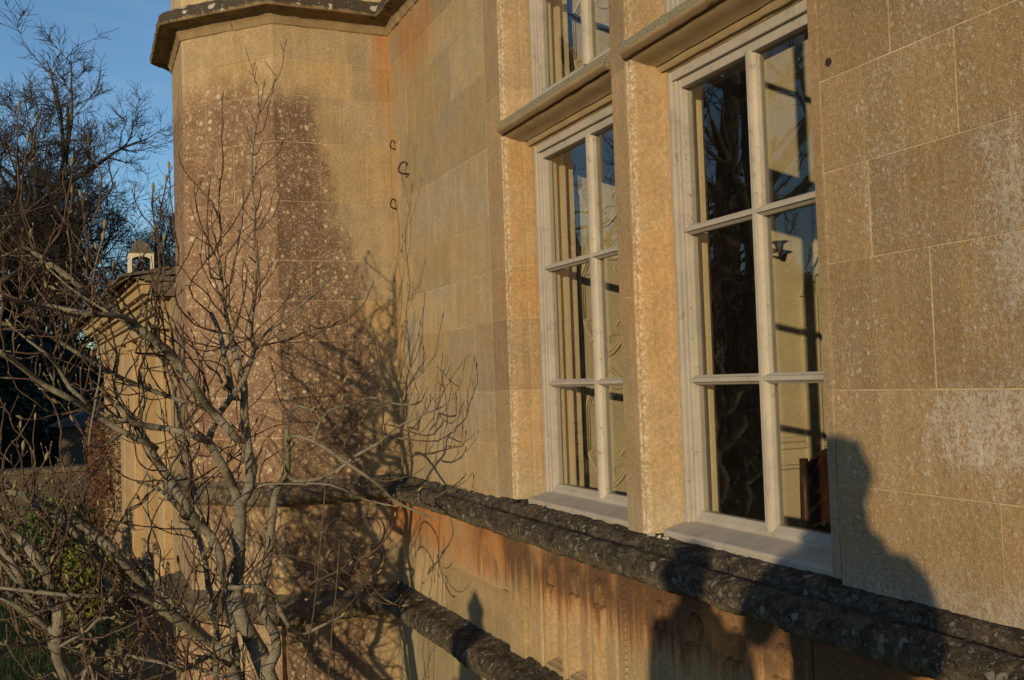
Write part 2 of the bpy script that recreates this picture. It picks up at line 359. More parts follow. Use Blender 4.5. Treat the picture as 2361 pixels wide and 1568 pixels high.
MAT['room'] = simple('dim plaster', (0.08, 0.065, 0.05), (0.06, 0.05, 0.04), 3, .9)
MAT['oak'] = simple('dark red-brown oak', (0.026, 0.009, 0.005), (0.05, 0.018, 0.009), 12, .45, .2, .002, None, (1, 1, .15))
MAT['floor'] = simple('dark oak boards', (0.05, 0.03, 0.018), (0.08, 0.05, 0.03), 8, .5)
def bark_mat(name, a, b, green, lent=True):
    g = NT(name, .85); p = g.pos(); n = g.noise(9, 6, rough=.7); f = g.noise(90, 5, rough=.75)
    c = g.mix(g.ss(n, .3, .72), a, b); c = g.mix(g.mul(g.ss(g.noise(4, 5), .5, .66), .6), c, green)
    s = spots(g, p, 130, .3, .35, .15); c = g.mix(g.mul(s, .5), c, (0.36, 0.33, 0.26))
    rg = g.noise(1.0, 4, g.scaled(p, (9, 9, 60))); c = g.mix(g.ss(rg, .54, .66, 0, .55), c, (0.075, 0.06, 0.045)); lc = g.ss(g.noise(17, 5, rough=.75), .58, .66, 0, .6); c = g.mix(lc, c, (0.26, 0.25, 0.18))
    nb = g.bump(g.addm(f, g.mul(rg, .8)), .8, .009); nb = g.bump(g.noise(28, 4, rough=.7), .7, .02, nb)
    return g.out(c, nb)
MAT['bark'] = bark_mat('grey-green magnolia bark', (0.165, 0.15, 0.115), (0.25, 0.225, 0.172), (0.11, 0.11, 0.05))
MAT['twig'] = bark_mat('purple-brown twig bark', (0.085, 0.05, 0.036), (0.13, 0.085, 0.06), (0.10, 0.08, 0.045))
MAT['bud'] = simple('furry olive bud', (0.19, 0.165, 0.075), (0.27, 0.225, 0.12), 60, .9, .4, .002)
MAT['darkbark'] = simple('dark tree bark', (0.055, 0.043, 0.032), (0.10, 0.08, 0.055), 3, .9, .4, .02)
MAT['farbark'] = simple('distant twig bark', (0.03, 0.023, 0.018), (0.055, 0.042, 0.03), 3, .9, .1)

MAT['shade'] = simple('shaded brown rubble', (0.07, 0.053, 0.036), (0.11, 0.083, 0.055), 4, .95, .6, .02)  # rubble colour darkened to stand in for the shadow over these walls

# ================================================================== THE HOUSE
YC = 5.97                                        # inner corner between wall and turret
house = empty('country_house', (0, 3, 0))
tag(house, 'ochre limestone country house with tall sash windows and a lichened octagonal turret', 'house')
wall = MB()
# solid core behind the ashlar (5 mm back), with the window openings left free
wall.box(.0014, .36, YC+.9, 4.385, -.1, 6.2)
wall.box(.0014, .36, 2.062, -3.2, -.1, 6.2)
wall.box(.062, .36, 4.385, 2.062, -.1, 1.60)
wall.box(.0014, .36, 4.385, 2.062, 4.95, 6.2)
wall = wall.build('wall', MAT['mortar'], house)

def face(o, u, n): return (Vector(o), Vector(u).normalized(), Vector(n).normalized())
def block(fc, u0, u1, z0, z1, mat, parent, name='ashlar_block', proud=None, j=.0017):
    O, U, Nn = fc; Z = Vector((0, 0, 1)); ch = .0010
    if u0 > u1: u0, u1 = u1, u0
    pr = (.0 if proud is None else proud)+random.uniform(-.0005, .0005)
    jt = [random.uniform(-.0008, .0008) for _ in range(8)]
    a, b, c, d = u0+j+jt[0], u1-j+jt[1], z0+j+jt[2], z1-j+jt[3]
    tilt = random.uniform(-.0005, .0005)
    def P(u, z, n): return O+U*u+Z*z+Nn*n
    v = [P(a, c, -.012), P(b, c, -.012), P(b, d, -.012), P(a, d, -.012),
         P(a, c, pr-ch), P(b, c, pr-ch), P(b, d, pr-ch), P(a, d, pr-ch),
         P(a+ch, c+ch, pr), P(b-ch, c+ch, pr+tilt), P(b-ch, d-ch, pr+tilt), P(a+ch, d-ch, pr)]
    f = [(0, 1, 5, 4), (1, 2, 6, 5), (2, 3, 7, 6), (3, 0, 4, 7), (4, 5, 9, 8), (5, 6, 10, 9), (6, 7, 11, 10), (7, 4, 8, 11), (8, 9, 10, 11)]
    return MB().add(v, f).build(name, mat, parent)

CZ = [1.60, 1.90, 2.145, 2.475, 2.715, 2.957, 3.315, 3.675, 3.96, 4.18, 4.42, 4.75, 5.1, 5.45, 5.8, 6.15]
FW = face((0, 0, 0), (0, 1, 0), (-1, 0, 0))
left_joints = {0: [4.80, 5.35], 1: [5.12], 2: [4.62, 5.05, 5.55], 3: [4.53, 4.88, 5.62], 4: [4.95, 5.6], 5: [4.84, 5.28, 5.66], 6: [5.12, 5.78],
               7: [4.86, 5.48, 5.62], 8: [5.2], 9: [4.8, 5.5]}
for i in range(len(CZ)-1):
    js = [4.39]+sorted(left_joints.get(i, [4.7+random.random()*.2, 5.3+random.random()*.2]))+[YC]
    for a, b in zip(js, js[1:]): block(FW, a, b, CZ[i], CZ[i+1], MAT['wall'], wall)
right_joints = {0: [1.56, .85, .2], 1: [1.36, .7, .1], 2: [1.72, 1.28, .6, -.1], 3: [1.90, 1.05, .35], 4: [1.62, 1.0, .2], 5: [1.81, 1.2, .5], 6: [1.66, .9]}
for i in range(len(CZ)-1):
    js = [2.062]+right_joints.get(i, [1.3+random.random()*.3, .6+random.random()*.2])+[-.6-random.random()*.3, -1.4-random.random()*.3, -2.2, -3.2]
    for a, b in zip(js, js[1:]): block(FW, a, b, CZ[i], CZ[i+1], MAT['right'], wall)
# course above the windows
for i in range(11, len(CZ)-1):
    js = [4.39, 3.7+random.random()*.2, 2.9+random.random()*.2, 2.062]
    for a, b in zip(js, js[1:]): block(FW, a, b, max(CZ[i], 4.95), CZ[i+1], MAT['wall'], wall)

# ---- moulded window jambs, mullion and transoms
def vstone(poly, z0, z1, name, parent=house):
    return MB().prism(poly, lambda a, b, h: (b, a, h), z0, z1).build(name, MAT['jamb'], parent, bevel=.0010)
def mortar_core(poly, z0, z1):
    ca = sum(a for a, b in poly)/len(poly); cb = sum(b for a, b in poly)/len(poly)
    MB().prism([(ca+(a-ca)*.985, cb+(b-cb)*.985) for a, b in poly], lambda a, b, h: (b, a, h), z0, z1).build('joint_mortar', MAT['mortar'], house)
far_jamb = [(4.388, .0), (4.218, .002), (4.207, .016), (4.198, .004), (4.188, .006), (4.172, .022), (4.162, .05), (4.158, .072), (4.138, .076),
            (4.130, .082), (4.124, .108), (4.100, .112), (4.100, .20), (4.15, .36), (4.388, .36)]
zb = [1.655, 2.15, 2.48, 2.72, 3.315, 3.53, 4.1, 4.95]
for a, b in zip(zb, zb[1:]): vstone(far_jamb, a+.0014, b-.0014, 'jamb_stone')
mull = [(3.165, .0), (3.062, .0), (3.054, .012), (3.046, .003), (3.036, .006), (3.022, .022), (3.012, .048), (3.006, .07), (2.994, .075), (2.984, .105), (2.965, .11),
        (2.965, .20), (3.03, .27), (3.2, .27), (3.19, .20), (3.19, .11), (3.175, .02)]
zb = [1.645, 2.48, 3.30, 4.05, 4.95]
for a, b in zip(zb, zb[1:]): vstone(mull, a+.0014, b-.0014, 'mullion_stone')
near_jamb = [(2.097, .0), (2.065, .0), (2.065, .36), (1.95, .36), (2.075, .20), (2.075, .11), (2.088, .02)]
near_jamb = [(2.097, .0), (2.066, .0), (2.066, .19), (2.078, .19), (2.078, .11), (2.090, .02)]
zb = [1.655, 2.15, 2.495, 2.735, 3.1, 3.7, 4.95]
for a, b in zip(zb, zb[1:]): vstone(near_jamb, a+.0004, b-.0004, 'jamb_stone')
mortar_core(far_jamb, 1.66, 4.94); mortar_core(mull, 1.66, 4.94)
tprof = [(.20, 3.262), (.116, 3.262), (.108, 3.270), (.098, 3.268), (.090, 3.276), (.086, 3.290), (.080, 3.288), (.070, 3.295), (.045, 3.303), (.022, 3.312), (.006, 3.322),
         (.002, 3.329), (-.012, 3.326), (-.026, 3.334), (-.034, 3.350), (-.032, 3.368), (-.020, 3.384), (.01, 3.402), (.135, 3.455), (.20, 3.452)]
def transom(y0, y1):
    m = MB(); n = 40; rows = []
    for i in range(n+1):
        y = y0+(y1-y0)*i/n; rows.append([(x+.002*mnoise.noise(Vector((x*30, y*14, z*30))), y, z+.002*mnoise.noise(Vector((x*30+9, y*14, z*30)))) for x, z in tprof])
    m.strip(rows, True); N_ = len(tprof)
    for r in (rows[0], rows[-1]): m.add(r, [tuple(range(N_))])
    return m.build('transom', MAT['transom'], house, auto=38)
transom(4.18, 3.172); transom(3.045, 2.090)

# ---- sash windows
def hexbar(m, p0, p1, horiz, w=.033, d0=.121, dd=0.0):
    # moulded glazing bar: nosing to the outside, wider behind
    prof = [(-w*.20, d0+dd), (w*.20, d0+dd), (w*.27, d0+.010+dd), (w*.5, d0+.022), (w*.5, d0+.040), (w*.22, d0+.06-dd), (-w*.22, d0+.06-dd), (-w*.5, d0+.040), (-w*.5, d0+.022), (-w*.27, d0+.010+dd)]
    if horiz: m.prism(prof, lambda a, b, h: (b, h, p0+a), *p1)
    else: m.prism(prof, lambda a, b, h: (b, p0+a, h), *p1)
def sash(yf, yn, z0, z1, yc, bars):
    f = MB()
    # box frame: far stile, near stile, head in two steps
    for a, b in ((yf, yf-.020), (yn+.012, yn)): f.box(.113, .20, a, b, z0-.02, z1+.045)
    for a, b in ((yf-.020, yf-.037), (yn+.025, yn+.012)): f.box(.124, .195, a, b, z0-.012, z1+.012)
    f.box(.116, .199, yf-.020, yn+.012, z1+.012, z1+.046)
    win = f.build('window', MAT['paint'], house, bevel=.003)
    s = MB(); sf, sn = yf-.037, yn+.025; w = .017
    s.box(.130, .178, sf, sf-w, z0, z1+.012); s.box(.130, .178, sn+w, sn, z0, z1+.012)
    s.box(.1305, .1775, sf-w, sn+w, z1-.02, z1+.0115)
    s.prism([(.1305, z0), (.1305, z0+.018), (.150, z0+.040), (.1775, z0+.040), (.1775, z0)], lambda a, b, h: (a, h, b), sf-w, sn+w)
    s.build('sash', MAT['paint'], win, bevel=.003)
    gl_, gr_ = sf-w, sn+w
    m = MB(); hexbar(m, yc, (z0+.02, z1-.015), False); m.build('glazing_bar', MAT['paint'], win)
    for z in bars:
        m = MB(); hexbar(m, z, (gl_+.002, gr_-.002), True, dd=.0015); m.build('glazing_bar', MAT['paint'], win)
    ys = [gl_+.006, yc, gr_-.006]; zs = [z0+.03]+bars+[z1-.012]
    for a, b in zip(ys, ys[1:]):
        for c, d in zip(zs, zs[1:]):
            MB().box(.1555, .1585, a-.004, b+.004, c+.002, d-.002).build('pane', MAT['glass'], win)
    return win
BZ = [2.178, 2.697]
w1 = sash(4.10, 3.19, 1.688, 3.215, 3.604, BZ)
w2 = sash(2.965, 2.080, 1.688, 3.215, 2.523, BZ)
w3 = sash(4.10, 3.19, 3.470, 4.90, 3.604, [3.95, 4.43])
w4 = sash(2.965, 2.080, 3.470, 4.90, 2.523, [3.95, 4.43])
for a, b, w in ((4.098, 3.182, w1), (2.968, 2.083, w2)):          # sloping painted timber sills
    MB().prism([(.205, 1.642), (.205, 1.690), (.133, 1.7015), (.128, 1.693), (.030, 1.668), (.026, 1.662), (.028, 1.642)], lambda p, q, h: (p, h, q), a, b).build('window_sill', MAT['paint'], w, bevel=.003)
for a, b, w in ((4.098, 3.182, w3), (2.968, 2.083, w4)):
    MB().prism([(.205, 3.4535), (.205, 3.472), (.128, 3.478), (.100, 3.462), (.100, 3.440)], lambda p, q, h: (p, h, q), a, b).build('window_sill', MAT['paint'], w, bevel=.002)

# ---- crusted string courses (roll mouldings), built with their lumps
rnd_c = random.Random(2)
def crust_sweep(name, path, prof, mat, parent, amp, step=.016, skip=()):
    """path: list of plan points (x,y) with outward normals given by the path; prof: (out, z)"""
    pts = []                                     # resample path, mitring at its corners
    for i in range(len(path)-1):
        a, b = Vector(path[i]), Vector(path[i+1]); n = max(2, int((b-a).length/step))
        d = (b-a).normalized(); nr = Vector((-d.y, d.x))
        for k in range(n+1):
            if k == n and i < len(path)-2: continue
            q = nr.copy()
            if k == 0 and i > 0:
                pa = Vector(path[i-1]); d0 = (a-pa).normalized(); n0 = Vector((-d0.y, d0.x)); q = (n0+nr); q = q*(2/q.length_squared) if q.length > 1e-6 else nr
            pts.append((a.lerp(b, k/n), q))
    rows = []
    for (p, q) in pts:
        row = []
        for j, (o, z) in enumerate(prof):
            P = Vector((p.x+q.x*o, p.y+q.y*o, z))
            e = amp if 0 < j < len(prof)-1 else 0
            d = e*(.6*mnoise.noise(P*9)+.6*mnoise.noise(P*24+Vector((3, 1, 7)))+.35*mnoise.noise(P*60))
            d -= e*1.6*max(0, mnoise.noise(P*13+Vector((1, 8, 2)))-.22); d += e*.5*mnoise.noise(P*42+Vector((4, 4, 4)))
            cz = sum(b for a, b in prof)/len(prof)
            dirv = Vector((q.x*.8, q.y*.8, .6 if z > cz else -.6))
            row.append(P+dirv*d)
        rows.append(row)
    # cut into stones with open joints
    i0 = 0; last = None
    while i0 < len(rows)-3:
        i1 = min(len(rows)-1, i0+rnd_c.randint(48, 74))
        if len(rows)-1-i1 < 20: i1 = len(rows)-1
        rr = [list(map(Vector, r)) for r in rows[i0:i1+1]]
        dz = Vector((0, 0, rnd_c.uniform(-.003, .003)))
        rr = [[p+dz for p in r] for r in rr]
        if i0 > 0:
            c0 = sum(rr[0], Vector())/len(rr[0]); a_ = [p.lerp(c0, .0) + (rr[1][j]-p)*.18 for j, p in enumerate(rr[0])]; rr[0] = a_
            rr.insert(0, [p.lerp(c0, .25) for p in a_])
        last = MB().strip(rr).build(name, mat, parent, smooth=True); i0 = i1
    return last
def roll(cx, cz, r, n=13, a0=100, a1=-110):
    return [(cx+r*math.cos(R(a0+(a1-a0)*i/n)), cz+r*math.sin(R(a0+(a1-a0)*i/n))) for i in range(n+1)]
UP_ = [(-.02, 1.650), (.0, 1.644), (.022, 1.634), (.036, 1.616), (.048, 1.606)]+roll(.082, 1.562, .050, a0=112, a1=-95)+[(.064, 1.509), (.058, 1.501), (.02, 1.499), (-.02, 1.497)]
SILL = [(-.06, 1.650), (-.02, 1.645), (.010, 1.640), (.030, 1.634), (.038, 1.622), (.040, 1.606), (.052, 1.602)]+roll(.090, 1.561, .050, a0=112, a1=-95)+[(.072, 1.508), (.066, 1.500), (.03, 1.498), (-.02, 1.496)]
crust_sweep('string_course', [(0, -3.2), (0, 4.19)], SILL, MAT['crust'], house, .0105)
crust_sweep('string_course', [(0, 4.19), (0, YC+.02)], UP_, MAT['crust'], house, .0105)
LO = [(-.02, .985), (.005, .975), (.035, .962)]+roll(.095, .892, .062)+[(.05, .828), (.02, .81)]
crust_sweep('string_course', [(0, -3.2), (0, YC+.02)], LO, MAT['crust'], house, .010)

# ---- dado under the windows with blind trefoil panels
plain = [(4.255, 4.9, 5.45, YC), (4.255, 4.62, 5.2, YC)]
for (za, zc), js in zip(((1.22, 1.51), (.93, 1.22)), plain):
    for a, b in zip(js, js[1:]): block(FW, a, b, za, zc, MAT['dado'], wall, j=.0015)
core = MB().box(.052, .068, 4.385, 2.0, .85, 1.505)
def trefoil(yc, zt, zbm, s=1.0, inset=0.0):
    """closed outline, one side up and over the round head and its cusps"""
    hw = .080-inset; rh = .046-inset; zc = zt-.048; cz = zc-.044; cu = .030-inset*.75
    right = [(hw, zbm+inset), (hw, cz-.060)]
    for k in range(1, 8):                        # shoulder lobe up to the cusp
        t = k/7; right.append((cu+(hw-cu)*math.cos(t*math.pi/2), cz-.060+(.052-inset*.6)*math.sin(t*math.pi/2)))
    for k in range(0, 9):
        a = R(-38+128*k/8); right.append((rh*math.cos(a), zc+rh*math.sin(a)))
    pts = [(yc+a, z) for a, z in right]+[(yc-a, z) for a, z in reversed(right[:-1])]
    return pts
def panel(yc, half, zt=1.437, zb_=.93):
    m = MB(); y0, y1 = yc-half, yc+half; z0, z1 = zb_, 1.505
    OUT = [(x, trefoil(yc, zt, z0+.06, 1, k)) for x, k in ((0, 0), (.010, .003), (.003, .007), (.016, .013), (.018, .017), (.030, .021), (.044, .028))]; o0 = OUT[0][1]; o3 = OUT[-1][1]
    rect = [(y0, z0), (y1, z0), (y1, z1), (y0, z1)]
    pl = [[Vector((a, b, 0)) for a, b in rect], [Vector((a, b, 0)) for a, b in o0]]
    t = tessellate_polygon(pl); fl = rect+o0
    m.add([(0.0, a, b) for a, b in fl], t)
    rows = [[(x, a, b) for a, b in o] for x, o in OUT]
    m.strip(rows, True); t = tessellate_polygon([[Vector((a, b, 0)) for a, b in o3]]); m.add([(.044, a, b) for a, b in o3], t)
    p = m.build('tracery_panel', MAT['dado'], dado)
    return p
dado = core.build('dado', MAT['dado'], house)
HALF = .1075
cs = [3.83, 3.612, 3.394, 2.965, 2.750, 2.533, 2.315]
for c in cs: panel(c, HALF)
def ribs(y, w=.017, d=.010):                     # slender moulded rib between panels
    pr = [(y-w, 0.001), (y-w*.8, -.006), (y-w*.45, -.006), (y-w*.40, -d), (y+w*.40, -d), (y+w*.45, -.006), (y+w*.8, -.006), (y+w, .001), (y+w, .012), (y-w, .012)]
    MB().prism(pr, lambda a, b, h: (b, a, h), .93, 1.50).build('rib', MAT['dado'], dado, bevel=.002)
for y in (3.721, 3.503, 2.857, 2.642, 2.424): ribs(y)
for y in (3.94, 3.286, 3.073, 2.207): ribs(y, .012, .008)
# plain strips, the beaded strip and the little buttress beside the first panels
block(FW, 4.25, 4.08, .93, 1.505, MAT['dado'], dado, 'pilaster', proud=.022)
block(FW, 4.078, 3.957, .93, 1.505, MAT['dado'], dado, 'plain_strip')
block(FW, 3.271, 3.088, .93, 1.505, MAT['dado'], dado, 'plain_strip')
block(FW, 2.19, 1.3, .93, 1.505, MAT['dado'], dado, 'plain_strip'); block(FW, 1.3, .1, .93, 1.505, MAT['dado'], dado, 'plain_strip')
block(FW, .1, -1.4, .93, 1.505, MAT['dado'], dado, 'plain_strip'); block(FW, -1.4, -3.2, .93, 1.505, MAT['dado'], dado, 'plain_strip')
b = MB()
for k in range(22):
    z = .96+k*.0245; b.prism([(3.212, -.001), (3.200, -.001), (3.203, -.011), (3.209, -.011)], lambda a, x, h: (x, a, h), z, z+.015)
b.build('bead_moulding', MAT['dado'], dado)
# plinth below
FP = face((-.06, 0, 0), (0, 1, 0), (-1, 0, 0))
MB().box(-.055, .004, YC+.5, -3.2, -.1, .84).build('plinth', MAT['mortar'], house)
pl_ = bpy.data.objects['plinth']
for za, zc, js in ((.42, .83, (5.97, 5.55, 4.9, 4.3, 3.5, 2.7, 1.8, .9, 0, -1, -2, -3.2)), (-.1, .42, (5.97, 5.2, 4.5, 3.9, 3.1, 2.3, 1.4, .5, -.5, -1.6, -3.2))):
    for a, b in zip(js, js[1:]): block(FP, a, b, za, zc, MAT['plinth'], pl_)

# ---- octagonal turret
S_ = .72; c45 = S_*math.sqrt(.5)
oct_ = [(0.0, YC), (-S_, YC), (-S_-c45*.94, YC+c45*.94)]
oct_ += [(oct_[2][0], oct_[2][1]+S_*.95), (-S_, oct_[2][1]+S_*.95+c45), (0.0, oct_[2][1]+S_*.95+c45)]
def turret_prism(name, off, z0, z1, mat, parent):
    cx, cy = -.2, YC+.87
    pts = [(cx+(x-cx)*(1-off/.9), cy+(y-cy)*(1-off/.9)) if i not in (0, 5) else (x, cy+(y-cy)*(1-off/.9)) for i, (x, y) in enumerate(oct_)]
    pts = pts+[(.3, pts[-1][1]), (.3, pts[0][1])]
    return MB().prism(pts, lambda a, b, h: (a, b, h), z0, z1).build(name, mat, parent)
tur = turret_prism('turret', .0022, -.1, 6.4, MAT['mortar'], house)
tj = {0: ([.42], [.3]), 1: ([.25], [.5]), 2: ([.5], [.28]), 3: ([.3], [.46]), 4: ([.52], [.2]), 5: ([.22], [.42]), 6: ([.45, .16], [.3]), 7: ([.30], [.5]), 8: ([.24], [.36, .12]), 9: ([.27], [.34])}
def tface(a, b):
    a, b = Vector((*a, 0)), Vector((*b, 0)); u = (b-a); L = u.length; n = Vector((u.y, -u.x, 0)).normalized()
    mid = (a+b)/2; c = Vector((-.2, YC+.87, 0))
    if (mid-c).dot(n) < 0: n = -n
    return face(a, u, n), L
for k in range(4):
    fc, L = tface(oct_[k], oct_[k+1])
    for i in range(len(CZ)-1):
        if CZ[i] > 4.41: continue
        js = [0]+(sorted(tj.get(i, ([.3], [.4]))[k]) if k < 2 else [.35+.1*random.random()])+[L]
        for a, b in zip(js, js[1:]): block(fc, a, b, CZ[i], CZ[i+1] if i < 9 else 4.40, MAT['turret'], tur)
    for za, zc, js in ((.95, 1.52, [0, .33 if k != 0 else .5, L]), (.42, .83, [0, .45, L]), (-.1, .42, [0, .3, L])):
        for a, b in zip(js, js[1:]): block(fc, a, b, za, zc, MAT['turret'], tur, proud=0 if za > .9 else .045)
    for za, zc in ((4.60, 4.95), (4.95, 5.35), (5.35, 5.8), (5.8, 6.3)):
        for a, b in zip([0.03, .4, L-.03], [.4, L-.03]):
            block((fc[0]-fc[2]*.03, fc[1], fc[2]), a, b, za, zc, MAT['turret'], tur)
path = list(oct_[:5])
tp = [(x, y) for x, y in path]
crust_sweep('string_course', list(tp), [(o*.8, z) for o, z in UP_], MAT['crust3'], tur, .012)
crust_sweep('string_course', list(tp), [(o+.02, z) for o, z in LO], MAT['crust3'], tur, .013)
CORN = [(-.03, 4.385), (.006, 4.385), (.012, 4.392), (.014, 4.418), (.022, 4.424), (.030, 4.446), (.06, 4.458), (.10, 4.462), (.132, 4.454), (.138, 4.472), (.134, 4.508), (.105, 4.540), (.03, 4.585), (-.06, 4.62)]
def corn_mat():
    g = NT('cornice stone', .94); p = g.pos(); nd = g.N.new('ShaderNodeSeparateXYZ'); g.L(g.geo.outputs['Normal'], nd.inputs[0])
    n = g.noise(12, 7, rough=.75); f = g.noise(120, 5, rough=.8)
    c = g.mix(g.ss(n, .35, .65), (0.34, 0.25, 0.14), (0.26, 0.19, 0.11))
    blk = g.ss(g.addm(g.z, g.mul(g.sub(n, .5), .06)), 4.455, 4.475); c = g.mix(g.mul(blk, .93), c, g.mix(f, (0.022, 0.02, 0.016), (0.075, 0.062, 0.045)))
    s = spots(g, p, 15, .4, g.mul(blk, .42), .06); c = g.mix(g.mul(s, .85), c, (0.50, 0.46, 0.36))
    s = spots(g, p, 50, .42, g.mul(blk, .4), .1, True); c = g.mix(g.mul(s, .6), c, (0.42, 0.38, 0.3))
    return g.out(c, g.bump(g.addm(n, f), .8, .01))
MAT['corn'] = corn_mat()
crust_sweep('cornice', list(tp), CORN, MAT['corn'], tur, .006)
crust_sweep('cornice', [(0, 4.39), (0, YC+.02)], [(o*.8, z) for o, z in CORN], MAT['corn'], house, .012)
crust_sweep('cornice', [(0, -3.2), (0, 2.06)], [(o*.8, z+.6) for o, z in CORN], MAT['corn'], house, .006)

# ---- carved quatrefoil roundel between the turret's two string courses
rc = Vector((-.30, YC, 1.225)); q = MB()
for k in range(4):
    a = R(45+90*k); cx, cz = rc.x+.115*math.cos(a), rc.z+.115*math.sin(a)
    pts = []
    for i in range(15):
        t = a+R(-128+256*i/14); pts.append((cx+.098*math.cos(t), YC-.003, cz+.098*math.sin(t)))
    q.tube(pts, [.011]*15, 7)
    pts = [(cx+.078*math.cos(a+R(-120+240*i/14)), YC-.001, cz+.078*math.sin(a+R(-120+240*i/14))) for i in range(15)]
    q.tube(pts, [.006]*15, 6)
q.build('roundel_moulding', MAT['turret'], tur, smooth=True)
def rosette(c, u, n, r, mat, parent, petals=6, name='rosette'):
    u = Vector(u); n = Vector(n); z = Vector((0, 0, 1)); m = MB()
    for ring, (rr, pr, hh) in enumerate(((.66, .34, .25), (.34, .24, .42))):
        for k in range(petals):
            a = 2*math.pi*(k+.5*ring)/petals; ctr = Vector(c)+(u*math.cos(a)+z*math.sin(a))*r*rr
            d = (u*math.cos(a)+z*math.sin(a))
            m.tube([ctr-d*r*pr+n*r*hh*.4, ctr-d*r*pr*.4+n*r*hh*.8, ctr+d*r*pr*.4+n*r*hh, ctr+d*r*pr+n*r*hh*.2], [r*.06, r*pr*.62, r*pr*.7, r*pr*.15], 8)
    m.tube([Vector(c)+n*r*.2, Vector(c)+n*r*.45, Vector(c)+n*r*.6], [r*.2, r*.22, r*.06], 8)
    return m.build(name, mat, parent, smooth=True)
rosette(rc, (1, 0, 0), (0, -1, 0), .062, MAT['turret'], tur)

# ---- iron hooks in the angle
def hook(p, d, s=1.0):
    p = Vector(p); d = Vector(d); z = Vector((0, 0, 1))
    pts = [p-d*.015-z*.018*s, p+d*.03*s-z*.018*s, p+d*.046*s-z*.012*s, p+d*.048*s+z*.004*s, p+d*.036*s+z*.028*s, p+d*.022*s+z*.034*s, p+d*.010*s+z*.032*s, p+d*.012*s+z*.020*s]
    MB().tube(pts, [.0042*s]*6+[.0036*s, .003*s], 7).build('iron_hook', MAT['iron'], wall, smooth=True)
hook(onx(912, 338), (-.86, -.5, 0)); hook(onx(943, 392), (-1, 0, 0), 1.35); hook(onx(914, 474), (-.86, -.5, 0), 1.1)
ph = onx(1911, 143)
MB().tube([ph+Vector((-.003, 0, 0)), ph+Vector((.004, 0, 0))], [.011, .009], 10).build('fixing_hole', MAT['iron'], wall)

# ---- inside the room
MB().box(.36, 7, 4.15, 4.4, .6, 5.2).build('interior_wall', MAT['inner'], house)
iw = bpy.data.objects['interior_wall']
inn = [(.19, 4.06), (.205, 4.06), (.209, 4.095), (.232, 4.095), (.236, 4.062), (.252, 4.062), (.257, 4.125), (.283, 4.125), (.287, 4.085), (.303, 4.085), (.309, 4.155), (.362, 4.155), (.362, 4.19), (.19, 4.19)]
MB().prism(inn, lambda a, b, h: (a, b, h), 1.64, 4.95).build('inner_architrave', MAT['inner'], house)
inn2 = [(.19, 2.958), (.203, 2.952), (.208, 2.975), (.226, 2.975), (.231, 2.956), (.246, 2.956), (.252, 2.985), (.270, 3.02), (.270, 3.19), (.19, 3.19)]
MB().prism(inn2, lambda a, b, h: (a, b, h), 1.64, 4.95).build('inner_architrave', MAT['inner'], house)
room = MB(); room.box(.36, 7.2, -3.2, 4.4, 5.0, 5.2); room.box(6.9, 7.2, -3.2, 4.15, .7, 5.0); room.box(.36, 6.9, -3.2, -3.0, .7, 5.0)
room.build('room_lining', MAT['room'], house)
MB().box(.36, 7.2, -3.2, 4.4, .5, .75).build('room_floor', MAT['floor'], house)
MB().box(.19, .40, 4.15, 2.05, 1.58, 1.655).build('inner_sill', MAT['inner'], house)
MB().box(.20, .36, 4.19, 2.062, 3.262, 3.452).build('inner_transom', MAT['inner'], house)
# blind tracery on the end wall beside the first window
ty = 4.15
def xz(pts, r, n=6, y=ty-.002):
    return MB().tube([(x, y, z) for x, z in pts], [r]*len(pts), n)
xs = [.33, .645, .96]; zt = [1.655, 2.27, 2.885, 3.5, 4.1]
for x in xs:
    m = xz([(x-.012, 1.66), (x-.012, 4.6)], .008); m.add(*[(lambda k: (k.v, k.f))(xz([(x+.014, 1.66), (x+.014, 4.6)], .006))][0]); m.build('tracery_rib', MAT['inner'], iw, smooth=True)
for xa, xb in zip(xs, xs[1:]):
    cx = (xa+xb)/2; h = (xb-xa)/2-.028
    for za, zc in zip(zt, zt[1:]):
        pts = []
        lo, hi = za+.03, zc-.03
        for sgn, zz in ((1, lo), (-1, hi)):
            arc = []
            for i in range(13):
                t = -1+2*i/12; arc.append((cx+h*t, zz+sgn*(.17*abs(t)**1.6)))
            pts.append(arc)
        loop = pts[0]+list(reversed(pts[1]))+[pts[0][0]]
        m = xz(loop, .009); k = xz([(cx+(x-cx)*.9, (za+zc)/2+(z-(za+zc)/2)*.94) for x, z in loop], .005); m.add(k.v, k.f)
        for sgn, zz in ((1, lo), (-1, hi)):      # cusps
            for s2 in (-1, 1):
                for c0, rr in ((.72, .045), (.30, .05)):
                    px, pz = cx+s2*h*c0, zz+sgn*(.17*c0**1.6+.035)
                    arc = [(px+rr*math.cos(R(180*i/8)), pz+sgn*rr*.8*math.sin(R(180*i/8))) for i in range(9)]
                    k = xz(arc, .005); m.add(k.v, k.f)
        m.build('blind_tracery', MAT['inner'], iw, smooth=True)
for x in (xs[1], xs[2]):
    for z in zt[:4]: rosette((x, ty, z), (1, 0, 0), (0, -.45, 0), .062, MAT['inner'], iw, 8)
